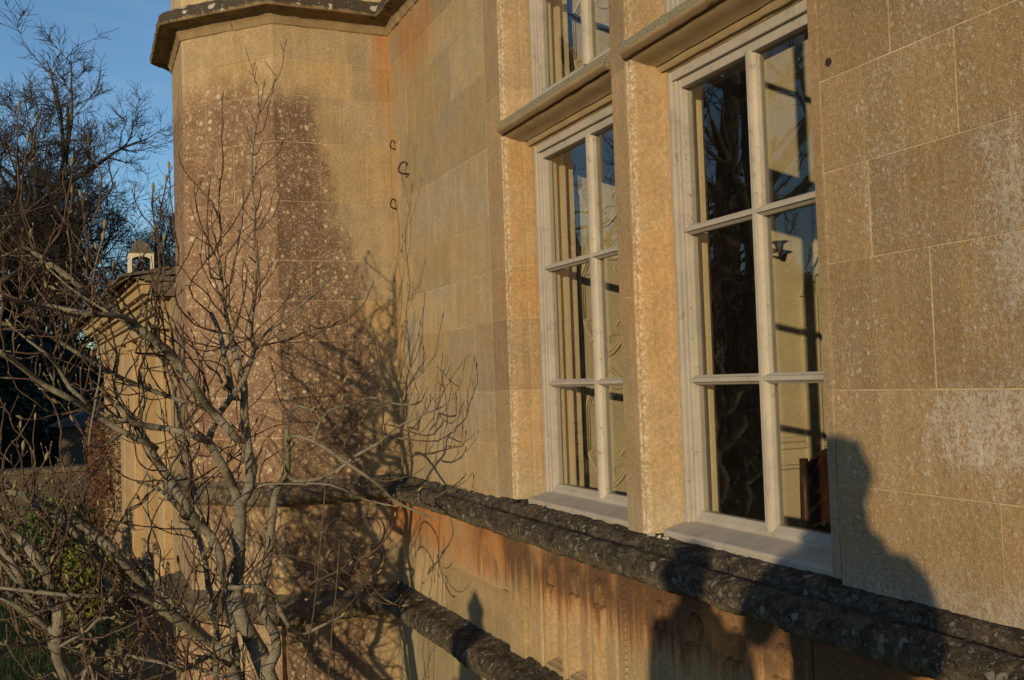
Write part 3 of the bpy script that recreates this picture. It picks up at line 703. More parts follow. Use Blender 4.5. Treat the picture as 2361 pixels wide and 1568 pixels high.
# canopied niche, moulded pilaster and dado rail further along the end wall
cn = MB(); nx, nz0 = 1.735, 2.66
cn.tube([(nx, ty-.03, nz0+.20), (nx, ty-.03, nz0+.205), (nx, ty-.03, nz0+.36)], [.03, .022, .002], 6)
cn.tube([(nx, ty-.03, nz0+.15), (nx, ty-.03, nz0+.20)], [.026, .026], 6)
for s in (-1, 1):
    cn.tube([(nx, ty-.03, nz0+.16), (nx+s*.03, ty-.03, nz0+.10), (nx+s*.085, ty-.03, nz0+.04), (nx+s*.12, ty-.03, nz0-.08)], [.014, .014, .013, .012], 6)
    cn.tube([(nx+s*.028, ty-.02, nz0-.0), (nx+s*.024, ty-.02, nz0+.035), (nx, ty-.02, nz0+.05)], [.009]*3, 6)
cn.build('niche_canopy', MAT['inner'], iw)
MB().box(1.62, 1.70, ty-.02, ty+.01, .75, 2.6).box(1.71, 1.725, ty-.03, ty+.01, .75, 2.6).build('niche_pilaster', MAT['inner'], iw, bevel=.006)
MB().box(1.05, 3.5, ty-.025, ty+.01, 1.80, 1.83).box(1.05, 3.5, ty-.018, ty+.01, 1.835, 1.86).box(1.05, 3.5, ty-.035, ty+.01, 1.70, 1.72).build('dado_rail', MAT['inner'], iw, bevel=.006)
MB().box(1.80, 2.5, ty-.045, ty+.01, 1.95, 2.58).build('oak_panel', MAT['oak'], iw, bevel=.01)
sc = MB(); sc.tube([(1.41, 4.16, 2.80), (1.41, 4.05, 2.80), (1.41, 4.02, 2.83)], [.008]*3, 6); sc.tube([(1.41, 4.02, 2.79), (1.41, 4.02, 2.83), (1.41, 4.02, 2.845)], [.012, .022, .05], 12)
sc.build('sconce', MAT['iron'], iw)

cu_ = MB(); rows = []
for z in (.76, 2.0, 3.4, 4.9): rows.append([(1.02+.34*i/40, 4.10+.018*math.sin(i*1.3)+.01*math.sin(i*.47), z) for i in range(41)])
cu_.strip(rows); cu_.build('shade_curtain', simple('dark red shade curtain', (0.03, 0.008, 0.008), (0.02, 0.008, 0.008), 10, .95), iw, smooth=True)  # dark sheet added in place of the mullion's shade on the end wall

# armchair of dark wood close to the end wall
chair = empty('carved_chair', (1.66, 3.72, .75)); tag(chair, 'dark red-brown carved wooden chair inside the room behind the window glass', 'chair')
cx, cy, cz = 1.66, 3.72, .75
for dx, dy, h, w in ((-.24, -.2, .66, .028), (.24, -.2, .66, .028), (-.24, .2, 1.02, .03), (.24, .2, 1.02, .03)):
    pts = [(cx+dx, cy+dy, cz), (cx+dx, cy+dy, cz+.12), (cx+dx, cy+dy, cz+.2), (cx+dx, cy+dy, cz+.42), (cx+dx, cy+dy, cz+h*.8), (cx+dx, cy+dy, cz+h)]
    MB().tube(pts, [w*.8, w, w*.7, w, w*.85, w*.7], 10).build('leg', MAT['oak'], chair, smooth=True)
MB().box(cx-.26, cx+.26, cy-.23, cy+.22, cz+.40, cz+.455).build('seat', MAT['oak'], chair, bevel=.012)
bk = MB(); arch = [(-.22, .60), (.22, .60), (.22, .95)]+[(.22*math.cos(R(180*i/12)), .95+.12*math.sin(R(180*i/12))) for i in range(1, 12)]+[(-.22, .95)]
bk.prism(arch, lambda a, b, h: (cx+a, h, cz+b), cy+.185, cy+.215); bk.build('backrest', MAT['oak'], chair, bevel=.006)
for s in (-1, 1):
    MB().tube([(cx+s*.24, cy+.2, cz+.68), (cx+s*.255, cy+.05, cz+.67), (cx+s*.26, cy-.12, cz+.66), (cx+s*.26, cy-.24, cz+.655), (cx+s*.26, cy-.26, cz+.62)], [.02, .024, .026, .03, .018], 8).build('armrest', MAT['oak'], chair, smooth=True)

# ================================================================== GROUND
def ground_mat():
    g = NT('winter lawn', .95); n = g.noise(1.2, 6, rough=.7); f = g.noise(40, 5, rough=.8)
    c = g.mix(g.ss(n, .3, .7), (0.02, 0.036, 0.009), (0.036, 0.056, 0.014)); c = g.mix(g.ss(f, .4, .7, 0, .5), c, (0.02, 0.028, 0.01))
    return g.out(c, g.bump(f, .8, .03))
MAT['lawn'] = ground_mat()
MAT['soil'] = simple('dark bed soil', (0.03, 0.02, 0.014), (0.055, 0.038, 0.026), 14, .95, .8, .03)
m = MB(); ng = 60
rows = []
for i in range(ng+1):
    t = -1+2*i/ng; yy = 60+ (abs(t)**2.2)*math.copysign(900, t)
    row = []
    for j in range(ng+1):
        s = -1+2*j/ng; xx = (abs(s)**2.2)*math.copysign(900, s)
        row.append((xx, yy, -.02+.02*mnoise.noise(Vector((xx*.3, yy*.3, 0)))))
    rows.append(row)
m.strip(rows); gr = m.build('ground', MAT['lawn'], None, smooth=True); tag(gr, kind='structure')
m = MB(); pts = []
bed = []
for i in range(40):
    t = i/39; y = 3.4+t*15; bed.append([(-.9-.55*math.sin(t*3)-.08*mnoise.noise(Vector((y*2, 0, 0)))-(.75 if 5.2 < y < 8.8 else 0), y, .022), (.4, y, .03)])
m.strip(bed); b_ = m.build('flower_bed', MAT['soil'], None); tag(b_, kind='structure')
# raised terrace of stone flags that the visitors stand on
MAT['flag'] = simple('grey terrace flags', (0.22, 0.19, 0.14), (0.30, 0.26, 0.19), 4, .9)
ter = MB().box(-5.2, -.075, -4.0, 1.05, -.1, .645).build('terrace', MAT['mortar']); tag(ter, kind='structure')
yy = -4.0
for r_, h in enumerate((.9, 1.1, .8, 1.2, 1.05)):
    x = -5.2
    while x < -.6:
        w = random.uniform(.6, 1.1); x2 = min(x+w, -.08)
        if x2 > -.5: x2 = -.08
        MB().box(x+.004, x2-.004, yy+.004, yy+h-.004, .60, .65).build('paving_flag', MAT['flag'], ter, bevel=.004)
        x = x2
        if x2 >= -.09: break
    yy += h
# grass blades on the nearer lawn
g_ = MB(); rnd = random.Random(3)
for i in range(26000):
    x = rnd.uniform(-3.6, -.95); y = 6.0+rnd.random()**1.5*13
    if x > -1.35 and y > 9: continue
    h = rnd.uniform(.03, .075); a = rnd.random()*6.28; w = .004; dx, dy = math.cos(a)*w, math.sin(a)*w; lx, ly = rnd.uniform(-.03, .03), rnd.uniform(-.03, .03)
    n = len(g_.v); g_.v += [(x-dx, y-dy, -.03), (x+dx, y+dy, -.03), (x+lx, y+ly, h)]; g_.f.append((n, n+1, n+2))
MAT['blade'] = simple('grass blades', (0.025, 0.045, 0.01), (0.042, 0.066, 0.014), 3, .7, .1)
go = g_.build('grass', MAT['blade'], None, fix=False); tag(go, 'short green grass of the lawn beyond the magnolia', 'grass', kind='stuff')

# ================================================================== MAGNOLIA
mag = empty('magnolia_tree', (-1.05, 4.5, 0)); tag(mag, 'bare multi-stemmed magnolia with pale bark and furry buds in front of the turret', 'tree')
def c3(*p): return [(x/3, 1045+y/3, w/3) for x, y, w in p]      # traced in three study crops
def c2(*p): return [(x/3, 553+y/3, w/3) for x, y, w in p]
def c1(*p): return [(x*.392, y*.392, w*.392) for x, y, w in p]
def c5(*p): return [(738+x*.353, 553+y*.353, w*.353) for x, y, w in p]
def c6(*p): return [(615+x*.3646, 1076+y*.3646, w*.3646) for x, y, w in p]
LIMBS = [  # (traced course, depth at its start, depth at its end, twiggy)
 (c3((1900,1720,150),(1860,1568,130),(1790,1380,118),(1690,1180,105),(1640,1050,95),(1640,900,92),(1650,700,90),(1660,450,88),(1655,330,86)), 4.5, 4.55, 0),
 (c3((1655,350,70),(1620,250,66),(1560,120,62),(1500,20,60))+c2((1440,1400,56),(1400,1380,50),(1290,1340,48),(1180,1310,46),(1050,1295,42),(900,1260,38),(760,1225,32),(640,1180,24)), 4.55, 4.15, 1),
 (c3((1670,350,78),(1720,250,76),(1740,100,72),(1720,0,66))+c2((1690,1200,60),(1690,1000,48),(1640,830,44),(1600,690,36),(1550,420,20),(1530,200,14),(1490,0,10)), 4.55, 4.6, 1),
 (c3((1860,1480,80),(1910,1380,74),(1900,1250,66),(1830,1130,62),(1810,950,58),(1840,780,58),(1870,600,56),(1890,380,54),(1920,250,50),(1980,150,46),(1990,0,40))+c2((1990,1250,30),(2060,1150,20),(2180,1180,14),(2240,1120,10)), 4.5, 4.85, 1),
 (c3((1700,1700,74),(1640,1568,72),(1560,1400,70),(1450,1300,70),(1300,1200,72),(1130,1080,70),(1000,930,68),(900,800,66),(750,650,62),(600,520,56),(400,400,50),(250,320,42),(150,280,38),(0,265,34),(-160,230,28)), 4.45, 3.75, 1),
 (c3((1500,1720,44),(1490,1568,42),(1500,1300,44),(1480,1100,44),(1440,900,42),(1420,750,42),(1380,600,40),(1300,450,36),(1200,330,30),(1080,240,24),(950,200,18)), 4.6, 4.5, 1),
 (c3((1640,1500,52),(1620,1280,50),(1570,1000,54),(1540,800,60),(1500,640,62),(1430,540,64),(1370,480,64),(1280,350,62),(1180,200,60),(1100,70,54),(1060,0,48))+c2((930,1250,36),(800,1140,28),(690,1020,20)), 4.5, 4.25, 1),
 (c3((580,1720,95),(480,1568,90),(420,1450,86),(390,1300,84),(410,1150,82),(390,1000,78),(330,850,72),(250,720,64),(120,570,56),(0,480,48),(-180,330,40)), 4.05, 3.7, 1),
 (c3((700,1720,48),(690,1568,46),(700,1400,46),(730,1250,46),(765,1050,48),(760,900,48),(700,750,48),(600,640,46),(500,540,44),(350,420,40),(200,330,34),(40,200,26)), 4.3, 4.0, 1),
 (c3((980,1720,66),(920,1568,60),(860,1400,58),(830,1200,56),(790,1050,48),(720,900,40),(640,760,30),(560,640,22)), 4.5, 4.35, 1),
 (c3((350,1300,54),(320,1200,54),(270,1100,54),(200,980,52),(140,850,50),(60,720,46),(-60,600,40)), 4.0, 3.7, 1),
 (c3((370,1260,40),(300,1180,40),(120,1060,36),(0,990,32),(-120,930,28)), 3.98, 3.7, 1),
 (c3((390,1360,28),(300,1320,26),(200,1330,25),(0,1320,22)), 4.05, 3.8, 1),
 (c3((1120,1080,32),(1000,1010,32),(850,970,31),(600,990,30),(250,960,26),(0,930,22)), 4.2, 3.7, 1),
 (c3((560,1620,30),(620,1440,28),(700,1290,27),(750,1150,26),(830,1010,25),(920,890,22)), 4.25, 4.3, 0),
 (c3((420,1330,24),(600,1230,22),(700,1140,18),(780,1140,12)), 3.9, 3.8, 1),
 (c3((1620,1290,44),(1600,1320,42),(1550,1370,42),(1400,1420,40),(1270,1500,34),(1160,1460,20),(950,1420,14)), 4.45, 4.1, 1),
 (c3((1650,930,34),(1700,920,32),(1830,930,30),(1900,1000,30),(1940,1100,30),(2000,1200,28),(2100,1250,26),(2250,1180,20),(2360,1130,12)), 4.45, 4.8, 1),
 (c2((1640,1380,62),(1600,1330,60),(1500,1220,58),(1400,1100,58),(1320,980,58),(1250,870,58),(1150,760,56),(1000,640,52),(850,530,50),(700,420,46),(500,280,42),(330,150,38),(170,60,32),(80,90,18),(0,120,12)), 4.5, 3.8, 1),
 (c2((850,530,36),(600,510,36),(350,460,35),(150,430,32),(0,390,28)), 4.0, 3.6, 1),
 (c2((1480,1200,34),(1400,1160,32),(1100,1060,30),(850,960,30),(650,850,30),(450,730,28),(250,620,24),(0,580,20)), 4.5, 3.8, 1),
 (c2((1080,1440,42),(1000,1400,42),(850,1330,42),(700,1230,42),(560,1140,42),(450,1080,40),(300,1000,38),(150,880,36),(0,770,32)), 4.3, 3.7, 1),
 (c2((620,1150,30),(570,1100,29),(480,1020,28),(400,880,27),(310,780,24),(200,700,16),(80,600,10)), 4.0, 3.7, 1),
 (c2((1640,1100,38),(1600,1010,36),(1580,900,36),(1550,800,35),(1520,640,34),(1460,510,30)), 4.55, 4.6, 1),
 (c2((1440,1400,50),(1500,1230,46),(1600,1090,42),(1690,960,36),(1755,770,32),(1740,640,24),(1750,500,20),(1780,250,16),(1760,0,12))+c1((1500,1250,14),(1480,1050,12),(1490,850,11),(1530,620,9),(1550,510,7)), 4.55, 4.5, 1),
 (c2((1755,760,20),(1850,640,19),(2000,520,17),(2150,400,14),(2280,260,12),(2325,100,9)), 4.55, 4.75, 1),
 (c2((1760,740,16),(2000,690,15),(2100,640,13),(2280,600,11),(2361,550,8)), 4.55, 4.8, 1),
 (c2((1720,690,14),(1500,630,13),(1350,590,12),(1230,450,11),(1220,330,9)), 4.55, 4.4, 0),
 (c2((620,1420,18),(640,1250,17),(680,1000,16),(690,800,15),(640,560,14),(650,200,12),(710,0,10)), 4.0, 3.85, 0),
 (c2((1460,520,14),(1310,330,10))+c1((1290,1420,9),(1285,1200,9),(1310,1000,9),(1305,800,8),(1310,570,6)), 4.6, 4.5, 0),
 (c1((1300,1440,9),(1280,1250,9),(1200,1140,8),(1080,1000,8),(1055,925,6)), 4.6, 4.5, 0),
 (c2((960,900,16),(1100,560,13),(1050,250,11))+c1((1045,1560,9),(1025,1330,8),(1005,1150,7),(995,985,6)), 4.3, 4.2, 0),
 (c2((1130,580,12),(1080,300,11))+c1((970,1560,9),(920,1370,9),(890,1200,9),(905,1120,8)), 4.3, 4.2, 0),
 (c1((260,1490,12),(340,1380,11),(375,1290,10),(410,1100,9),(430,970,8)), 3.85, 3.8, 0),
 (c1((150,1460,10),(85,1280,9),(110,1100,9),(100,900,8),(105,630,7)), 3.8, 3.7, 0),
 (c1((210,1480,10),(150,1320,9),(120,1180,9),(130,1050,8),(165,830,6)), 3.8, 3.7, 0),
 (c1((520,1700,10),(560,1568,10),(590,1450,9),(615,1340,8)), 4.0, 3.9, 0),
 (c1((1300,1640,10),(1280,1530,9),(1180,1320,8),(1140,1100,6)), 4.55, 4.45, 0),
 (c1((1240,1640,9),(1220,1300,8),(1230,1070,6)), 4.5, 4.45, 0),
 (c1((1360,1660,9),(1400,1440,8),(1430,1250,7),(1430,1100,6)), 4.6, 4.6, 0),
 (c1((1310,1400,8),(1400,1260,8),(1480,1110,7),(1505,980,6)), 4.6, 4.6, 0),
 (c5((0,1560,22),(120,1500,21),(250,1400,20),(380,1330,18),(480,1240,15),(590,1180,13),(700,1130,12),(800,1090,11),(880,1010,10),(930,900,9),(940,810,8)), 4.7, 4.82, 1),
 (c5((380,1290,13),(410,1190,12),(410,1100,11),(400,900,10),(370,720,9),(350,600,9)), 4.72, 4.7, 0),
 (c5((0,1180,16),(60,1110,15),(200,1080,14),(330,1030,13),(450,1060,13),(590,1080,12),(660,1050,10),(690,990,9)), 4.6, 4.85, 1),
 (c5((420,1210,9),(530,1230,9),(640,1270,9),(740,1270,8),(790,1210,8)), 4.72, 4.85, 1),
 (c5((380,1310,9),(480,1290,9),(600,1310,9),(770,1310,8),(865,1255,7)), 4.72, 4.9, 1),
 (c5((385,1330,12),(400,1390,12),(540,1410,12),(740,1390,10),(860,1360,9)), 4.72, 4.9, 1),
 (c5((0,1300,10),(100,1230,10),(200,980,9),(300,860,8),(330,720,7)), 4.6, 4.65, 0),
 (c5((-60,640,10),(0,590,10),(150,540,9),(300,400,8),(335,300,7)), 4.6, 4.65, 0),
 (c6((300,-160,24),(540,0,22),(700,110,20),(800,210,18),(870,250,16),(1050,325,9)), 4.6, 4.75, 1),
 (c6((0,110,14),(300,110,13),(480,140,13),(600,200,11),(800,250,9)), 4.6, 4.75, 1),
 (c6((870,270,10),(1000,220,10),(1150,150,9),(1245,65,7)), 4.75, 4.85, 0),
 (c6((250,760,12),(470,650,12),(600,590,11),(700,520,10),(780,420,9),(810,320,7)), 4.5, 4.7, 0),
 (c6((140,350,14),(300,390,13),(480,480,12),(620,700,12),(750,840,11),(860,880,9)), 4.45, 4.8, 1),
 (c6((60,560,13),(240,590,12),(420,680,11),(560,800,9)), 4.45, 4.7, 1),
]
rnd = random.Random(11)
PATHS = []
for pts, d0, d1, tw in LIMBS:
    n = len(pts); P = []
    for i, (x, y, w) in enumerate(pts):
        t = i/(n-1); d = d0+(d1-d0)*t+(.05*math.sin(i*1.9+d0*40) if w < 40 and 0 < i else 0)
        p = at(x, y, d); P.append((p.x, p.y, p.z, w*d/FPX/2))
    PATHS.append((P, tw))
# stems run on below to the common root
ROOT = Vector((-.93, 4.45, -.05))
for k in (0, 4, 5, 7, 8, 9):
    P, tw = PATHS[k]; a = Vector(P[0][:3]); r = P[0][3]
    mid = a.lerp(ROOT, .55)+Vector((0, 0, .02)); e = ROOT+Vector((rnd.uniform(-.1, .1), rnd.uniform(-.1, .1), 0))
    PATHS[k] = ([(e.x, e.y, e.z, r*1.25), (mid.x, mid.y, mid.z, r*1.08)]+P, tw)
# more slender stems fanning up and out of the main ones
for k in (4, 4, 7, 7, 7, 8, 8, 9, 9, 6, 10, 10, 11, 18):
    P, tw = PATHS[k]; i = rnd.randrange(2, max(3, len(P)*2//3)); a = Vector(P[i][:3]); d = Vector((rnd.gauss(-.45, .35), rnd.gauss(.0, .3), rnd.uniform(.5, 1.0))).normalized()
    L = rnd.uniform(.7, 1.5); r0 = min(P[i][3]*.6, rnd.uniform(.007, .013)); pts = []
    q = a.copy(); n = 7
    for j in range(n):
        pts.append((q.x, q.y, q.z, r0*(1-.72*j/(n-1)))); d = (d+Vector((rnd.gauss(0, .2), rnd.gauss(0, .15), rnd.gauss(.05, .15)))).normalized(); q = q+d*(L/n)
        if q.z > 3.3: break
    if len(pts) > 2: PATHS.append((pts, 1))
# every branch grows out of a thicker one
ALL = [(k, Vector(c[:3]), c[3]) for k, (P, tw) in enumerate(PATHS) for c in catmull(P, .05)]
for k in range(1, len(PATHS)):
    if k in (4, 5, 7, 8, 9): continue
    P, tw = PATHS[k]; a = Vector(P[0][:3]); best = None
    for kk, q, r in ALL:
        if kk == k or r < P[0][3]*.9: continue
        d = (q-a).length+max(0, q.z-a.z)*1.5
        if best is None or d < best[0]: best = (d, q, r)
    if best and best[0] < 1.2:
        q = best[1]; mid = a.lerp(q, .5); t = (a-Vector(P[1][:3])); mid = mid+t.normalized()*min(.06, (q-a).length*.25) if t.length > 0 else mid
        r0 = P[0][3]
        PATHS[k] = ([(q.x, q.y, q.z, min(best[2]*.8, r0*1.25))]+([(mid.x, mid.y, mid.z, r0*1.1)] if (q-a).length > .12 else [])+P, tw)
BUDS = []; TW = MB()
for P, tw in PATHS:
    C_ = catmull(P, .045); m = MB()
    pts = [Vector(c[:3]) for c in C_]; rr = [max(.0016, c[3]) for c in C_]
    big = max(rr) > .009
    if not big:                                   # knobbly young shoots
        rr = [r*(1.35 if i % 4 == 0 else .95) for i, r in enumerate(rr)]
        pts = [p+Vector((mnoise.noise(p*14), mnoise.noise(p*14+Vector((5, 0, 0))), mnoise.noise(p*14+Vector((0, 5, 0)))))*.006 for p in pts]
    else:
        rr = [r*(1+.10*mnoise.noise(p*9)+(.14 if i % 9 == 4 else 0)) for i, (p, r) in enumerate(zip(pts, rr))]
    m.tube(pts, rr, 10 if big else 6, wob=.12 if big else 0)
    m.build('stem' if max(rr) > .03 else 'branch', MAT['bark'] if max(rr) > .0085 else MAT['twig'], mag, smooth=True)
    if P[-1][3] < .0045: BUDS.append((pts[-1], (pts[-1]-pts[-3]).normalized(), 1.0))
    # side shoots
    L = sum((b-a).length for a, b in zip(pts, pts[1:])); near = pts[-1].x > -.75; ns = int(L*((16 if not near else 5.5) if tw else 6)); nlong = int(L*7.5) if (tw and not near) else 0
    for kk in range(ns+nlong):
        lng = kk >= ns
        i = rnd.randrange(max(1, len(pts)//6), len(pts)-1); p = pts[i]; t = (pts[i+1]-pts[i]).normalized()
        if rr[i] > .034 or (lng and rr[i] < .006): continue
        s = Vector((rnd.gauss(0, 1), rnd.gauss(0, .8), rnd.gauss(.25, .8))); s = (s-t*s.dot(t)); s.normalize()
        ln = rnd.choice((.04, .06, .08, .12, .18, .26, .36))*rnd.uniform(.7, 1.2)*(1.0 if tw else .5)
        if lng: ln = rnd.uniform(.35, .8)
        d = (t*.7+s).normalized(); q = p.copy(); sh = [q.copy()]; k = max(3, int(ln/.03)); r0 = min(rr[i]*.6, (.0048 if rnd.random() < .35 else .0034) if lng else .0032)
        for j in range(k):
            d = (d+Vector((rnd.gauss(0, .16), rnd.gauss(0, .16), (.05 if lng else .12)+rnd.gauss(0, .12)))).normalized(); q = q+d*(ln/k); sh.append(q.copy())
            if q.x > -.04 or (q.y > YC-.05 and q.x > -1.3): break
            if rnd.random() < .16 and ln > .1:
                e = (d+Vector((rnd.gauss(0, .7), rnd.gauss(0, .7), rnd.gauss(.2, .5)))).normalized(); l2 = rnd.uniform(.02, .07)
                TW.tube([q, q+e*l2*.5, q+e*l2+Vector((0, 0, .008))], [.0022, .002, .0016], 4); BUDS.append((q+e*l2+Vector((0, 0, .008)), e, rnd.uniform(.35, .8)))
        TW.tube(sh, [r0*(1-.5*j/len(sh))*(1.3 if j % 3 == 0 else 1) for j in range(len(sh))], 5)
        BUDS.append((sh[-1], d, rnd.uniform(.45, 1.05)))
tw = TW.build('twigs', MAT['twig'], mag, smooth=True); tag(tw, kind='stuff')
# pruned stumps and long straight suckers
for a, b in ((c3((2250,240,9),(2220,600,10),(2170,1100,11),(2110,1568,12)), 4.35), (c3((2350,610,10),(2330,900,10),(2300,1200,12),(2270,1568,12)), 4.4), (c3((1330,580,14),(1350,850,15),(1330,1100,15),(1290,1400,14),(1280,1560,14)), 4.1)):
    P = [at(x, y, b) for x, y, w in a]; e = P[-1].lerp(ROOT, .8)
    MB().tube(catmull([tuple(p) for p in P]+[tuple(e)], .06), [max(.002, 11/3*b/FPX/2)]*len(catmull([tuple(p) for p in P]+[tuple(e)], .06)), 6).build('branch', MAT['twig'], mag, smooth=True)
bm_ = MB(); bl = .027
bm_.tube([(0, 0, -.003), (0, 0, .004), (.0008, 0, .010), (.0015, 0, .017), (.0010, 0, .023), (0, 0, bl)], [.0022, .0042, .0053, .0046, .0026, .0005], 7)
bud_me = bm_.mesh('bud', MAT['bud'], True)
rnd.shuffle(BUDS)
BUDS.sort(key=lambda b: -b[2])
for p, d, s in BUDS[:290]:
    o = bpy.data.objects.new('bud', bud_me); COL.objects.link(o); o.location = p; o.rotation_mode = 'QUATERNION'
    o.rotation_quaternion = (d+Vector((0, 0, .35))).to_track_quat('Z', 'X'); k = s*rnd.uniform(1.05, 1.4); o.scale = (k, k, k); setparent(o, mag)
sb = MB()
for p, d, s in BUDS[290:]:
    e = (d+Vector((0, 0, .3))).normalized(); l = bl*s*.8; sb.tube([p, p+e*l*.45, p+e*l], [.0022*s, .0042*s, .0005], 5)
if sb.v: tag(sb.build('small_buds', MAT['bud'], mag, smooth=True), kind='stuff')

# ================================================================== THE FAR WING WITH ITS CORNICE
wing = empty('orangery_wing', (-.95, 10.5, 0)); tag(wing, 'low ochre stone wing with pilasters, dentilled cornice and stone-slate roof beyond the turret', 'building')
WA = Vector((-.97, 10.3, 0)); WU = Vector((math.sin(R(-3.5)), math.cos(R(-3.5)), 0)); WN = Vector((-WU.y, WU.x, 0)); WL = 7.2
MAT['wing'] = stone_material('orange pilaster stone', 'plinth2')
MAT['wingo'] = simple('orange stained stone', (0.45, 0.24, 0.09), (0.36, 0.21, 0.10), 2.5, .9, .3, .01)
def wp(u, n, z):
    if z > 2.7: z -= .19
    return WA+WU*u+WN*n+Vector((0, 0, z))
def wbox(m, u0, u1, n0, n1, z0, z1):
    v = [wp(u, n, z) for z in (z0, z1) for n in (n0, n1) for u in (u0, u1)]
    return m.add(v, [(0, 2, 3, 1), (4, 5, 7, 6), (0, 1, 5, 4), (2, 6, 7, 3), (0, 4, 6, 2), (1, 3, 7, 5)])
m = MB(); wbox(m, -.0, WL, -3.0, 0, -.1, 3.10); ww = m.build('wall', MAT['wingo'], wing)
for i in range(6):
    u = .15+i*1.22; m = MB(); wbox(m, u, u+.42, -.01, .10, .55, 3.0); wbox(m, u-.04, u+.46, -.008, .14, -.1, .55); wbox(m, u-.03, u+.45, -.006, .13, 2.90, 3.0)
    m.build('pilaster', MAT['wing'], wing, bevel=.012)
m = MB(); wbox(m, -.05, WL+.05, -.01, .16, 3.0, 3.06); wbox(m, -.03, WL+.03, -.01, .12, 3.06, 3.16); wbox(m, -.06, WL+.06, -.01, .17, 3.16, 3.19); m.build('architrave', MAT['wing'], wing, bevel=.006)
m = MB(); wbox(m, -.04, WL+.04, -.01, .13, 3.19, 3.29); m.build('frieze', MAT['wing'], wing)
for k in range(58):
    m = MB(); wbox(m, -.04+k*.124, -.04+k*.124+.07, .12, .20, 3.205, 3.275); m.build('dentil', MAT['wing'], wing)
m = MB(); wbox(m, -.10, WL+.1, -.01, .24, 3.29, 3.33); wbox(m, -.14, WL+.14, -.01, .30, 3.33, 3.42); wbox(m, -.17, WL+.17, -.01, .34, 3.42, 3.46); m.build('cornice', MAT['wing'], wing, bevel=.008)
MAT['slate'] = simple('mossy stone slates', (0.075, 0.062, 0.045), (0.17, 0.14, 0.095), 5, .95, .8, .02)
rf = MB(); rf.add([wp(u, n, z) for u in (-.25, WL+.2) for n, z in ((.40, 3.47), (-1.5, 3.93), (-1.5, 3.8), (.3, 3.46))], [(0, 1, 5, 4), (1, 2, 6, 5), (2, 3, 7, 6), (3, 0, 4, 7), (0, 3, 2, 1), (4, 5, 6, 7)])
rf = rf.build('roof', MAT['slate'], wing)
for r_ in range(7):
    t0, t1 = r_/7-.03, (r_+1)/7+.02; u = -.28+(r_ % 2)*.1
    while u < WL:
        w = rnd.uniform(.22, .36); th = rnd.uniform(.02, .035); a_, b2 = u+.004, u+w-.004
        v = [wp(x, .44-1.94*t, 3.472+.46*t+dz) for dz, dt in ((.008, 0), (.008+th, 0)) for t, k in ((t0, 0), (t1, 1)) for x in (a_, b2)]
        v = [q+Vector((0, 0, -.02 if i % 4 > 1 else .012)) for i, q in enumerate(v)]
        MB().add(v, [(0, 2, 3, 1), (4, 5, 7, 6), (0, 1, 5, 4), (2, 6, 7, 3), (0, 4, 6, 2), (1, 3, 7, 5)]).build('slate', MAT['slate'], rf); u += w
# near end: short return of the cornice with a bracket
m = MB(); wbox(m, -.30, -.175, -2.5, .22, 3.30, 3.44); wbox(m, -.34, -.172, -2.5, .28, 3.44, 3.48); m.build('eaves_board', simple('weathered timber', (0.12, 0.09, 0.06), (0.17, 0.13, 0.09), 6, .9), wing)
m = MB(); wbox(m, -.25, -.06, -2.0, .04, -.1, 3.30); m.build('end_wall', MAT['wing'], wing)

# bell cupola on the roof of the farther block
blk = empty('stable_block', (3.2, 36, 0)); tag(blk, 'distant slate-roofed block topped by a white bell cupola with a domed cap', 'building')
cp = at(325, 640, 44); cx, cy = cp.x, cp.y; zb_ = cp.z
MB().box(cx-1.0, cx+7, cy-1.5, cy+4, -.1, zb_-1.6).build('wall', MAT['wing'], blk)
MB().prism([(-2.2, zb_-1.7), (1.0, zb_+.02), (4.2, zb_-1.7)], lambda a, b, h: (h, cy+a+.2, b), cx-1.3, cx+7.2).build('roof', MAT['slate'], blk)
MAT['white'] = simple('cream painted timber', (0.62, 0.55, 0.40), (0.54, 0.47, 0.34), 4, .6)
lw = .45; ht = 1.02
cup = MB().box(cx-.56, cx+.56, cy-.56, cy+.56, zb_-.3, zb_+.02).build('cupola', MAT['slate'], blk, bevel=.015)
for sx in (-1, 1):
    for sy in (-1, 1): MB().box(cx+sx*lw-.075, cx+sx*lw+.075, cy+sy*lw-.075, cy+sy*lw+.075, zb_+.01, zb_+ht-.30).build('post', MAT['white'], cup, bevel=.015)
for rot in range(4):                              # arched heads
    arch = [(-.52, .0), (-.385, .0)]+[(-.385*math.cos(R(180*i/10)), .16*math.sin(R(180*i/10))) for i in range(1, 10)]+[(.385, 0), (.52, 0), (.52, .30), (-.52, .30)]
    q_ = Matrix.Rotation(R(90*rot), 3, 'Z')
    def fn(a, b, h, q_=q_):
        v = q_ @ Vector((a, h, 0)); return (cx+v.x, cy+v.y, zb_+ht-.30+b)
    MB().prism([(a*(.99 if rot % 2 else 1), b) for a, b in arch], fn, -.52+.003*(rot % 2), -.38).build('arched_head', MAT['white'], cup)
dm = MB(); prof = [(.66, 0), (.63, .05), (.50, .16), (.42, .32), (.34, .46), (.22, .56), (.10, .62), (.02, .72)]
dm.strip([[(cx+r*math.cos(R(45+90*k)+R(0))*1.2, cy+r*math.sin(R(45+90*k))*1.2, zb_+ht+z) for k in range(4)] for r, z in prof], True)
dm.add([(cx+.66*1.2*math.cos(R(45+90*k)), cy+.66*1.2*math.sin(R(45+90*k)), zb_+ht) for k in range(4)], [(0, 1, 2, 3)])
dm.build('domed_cap', MAT['slate'], cup)
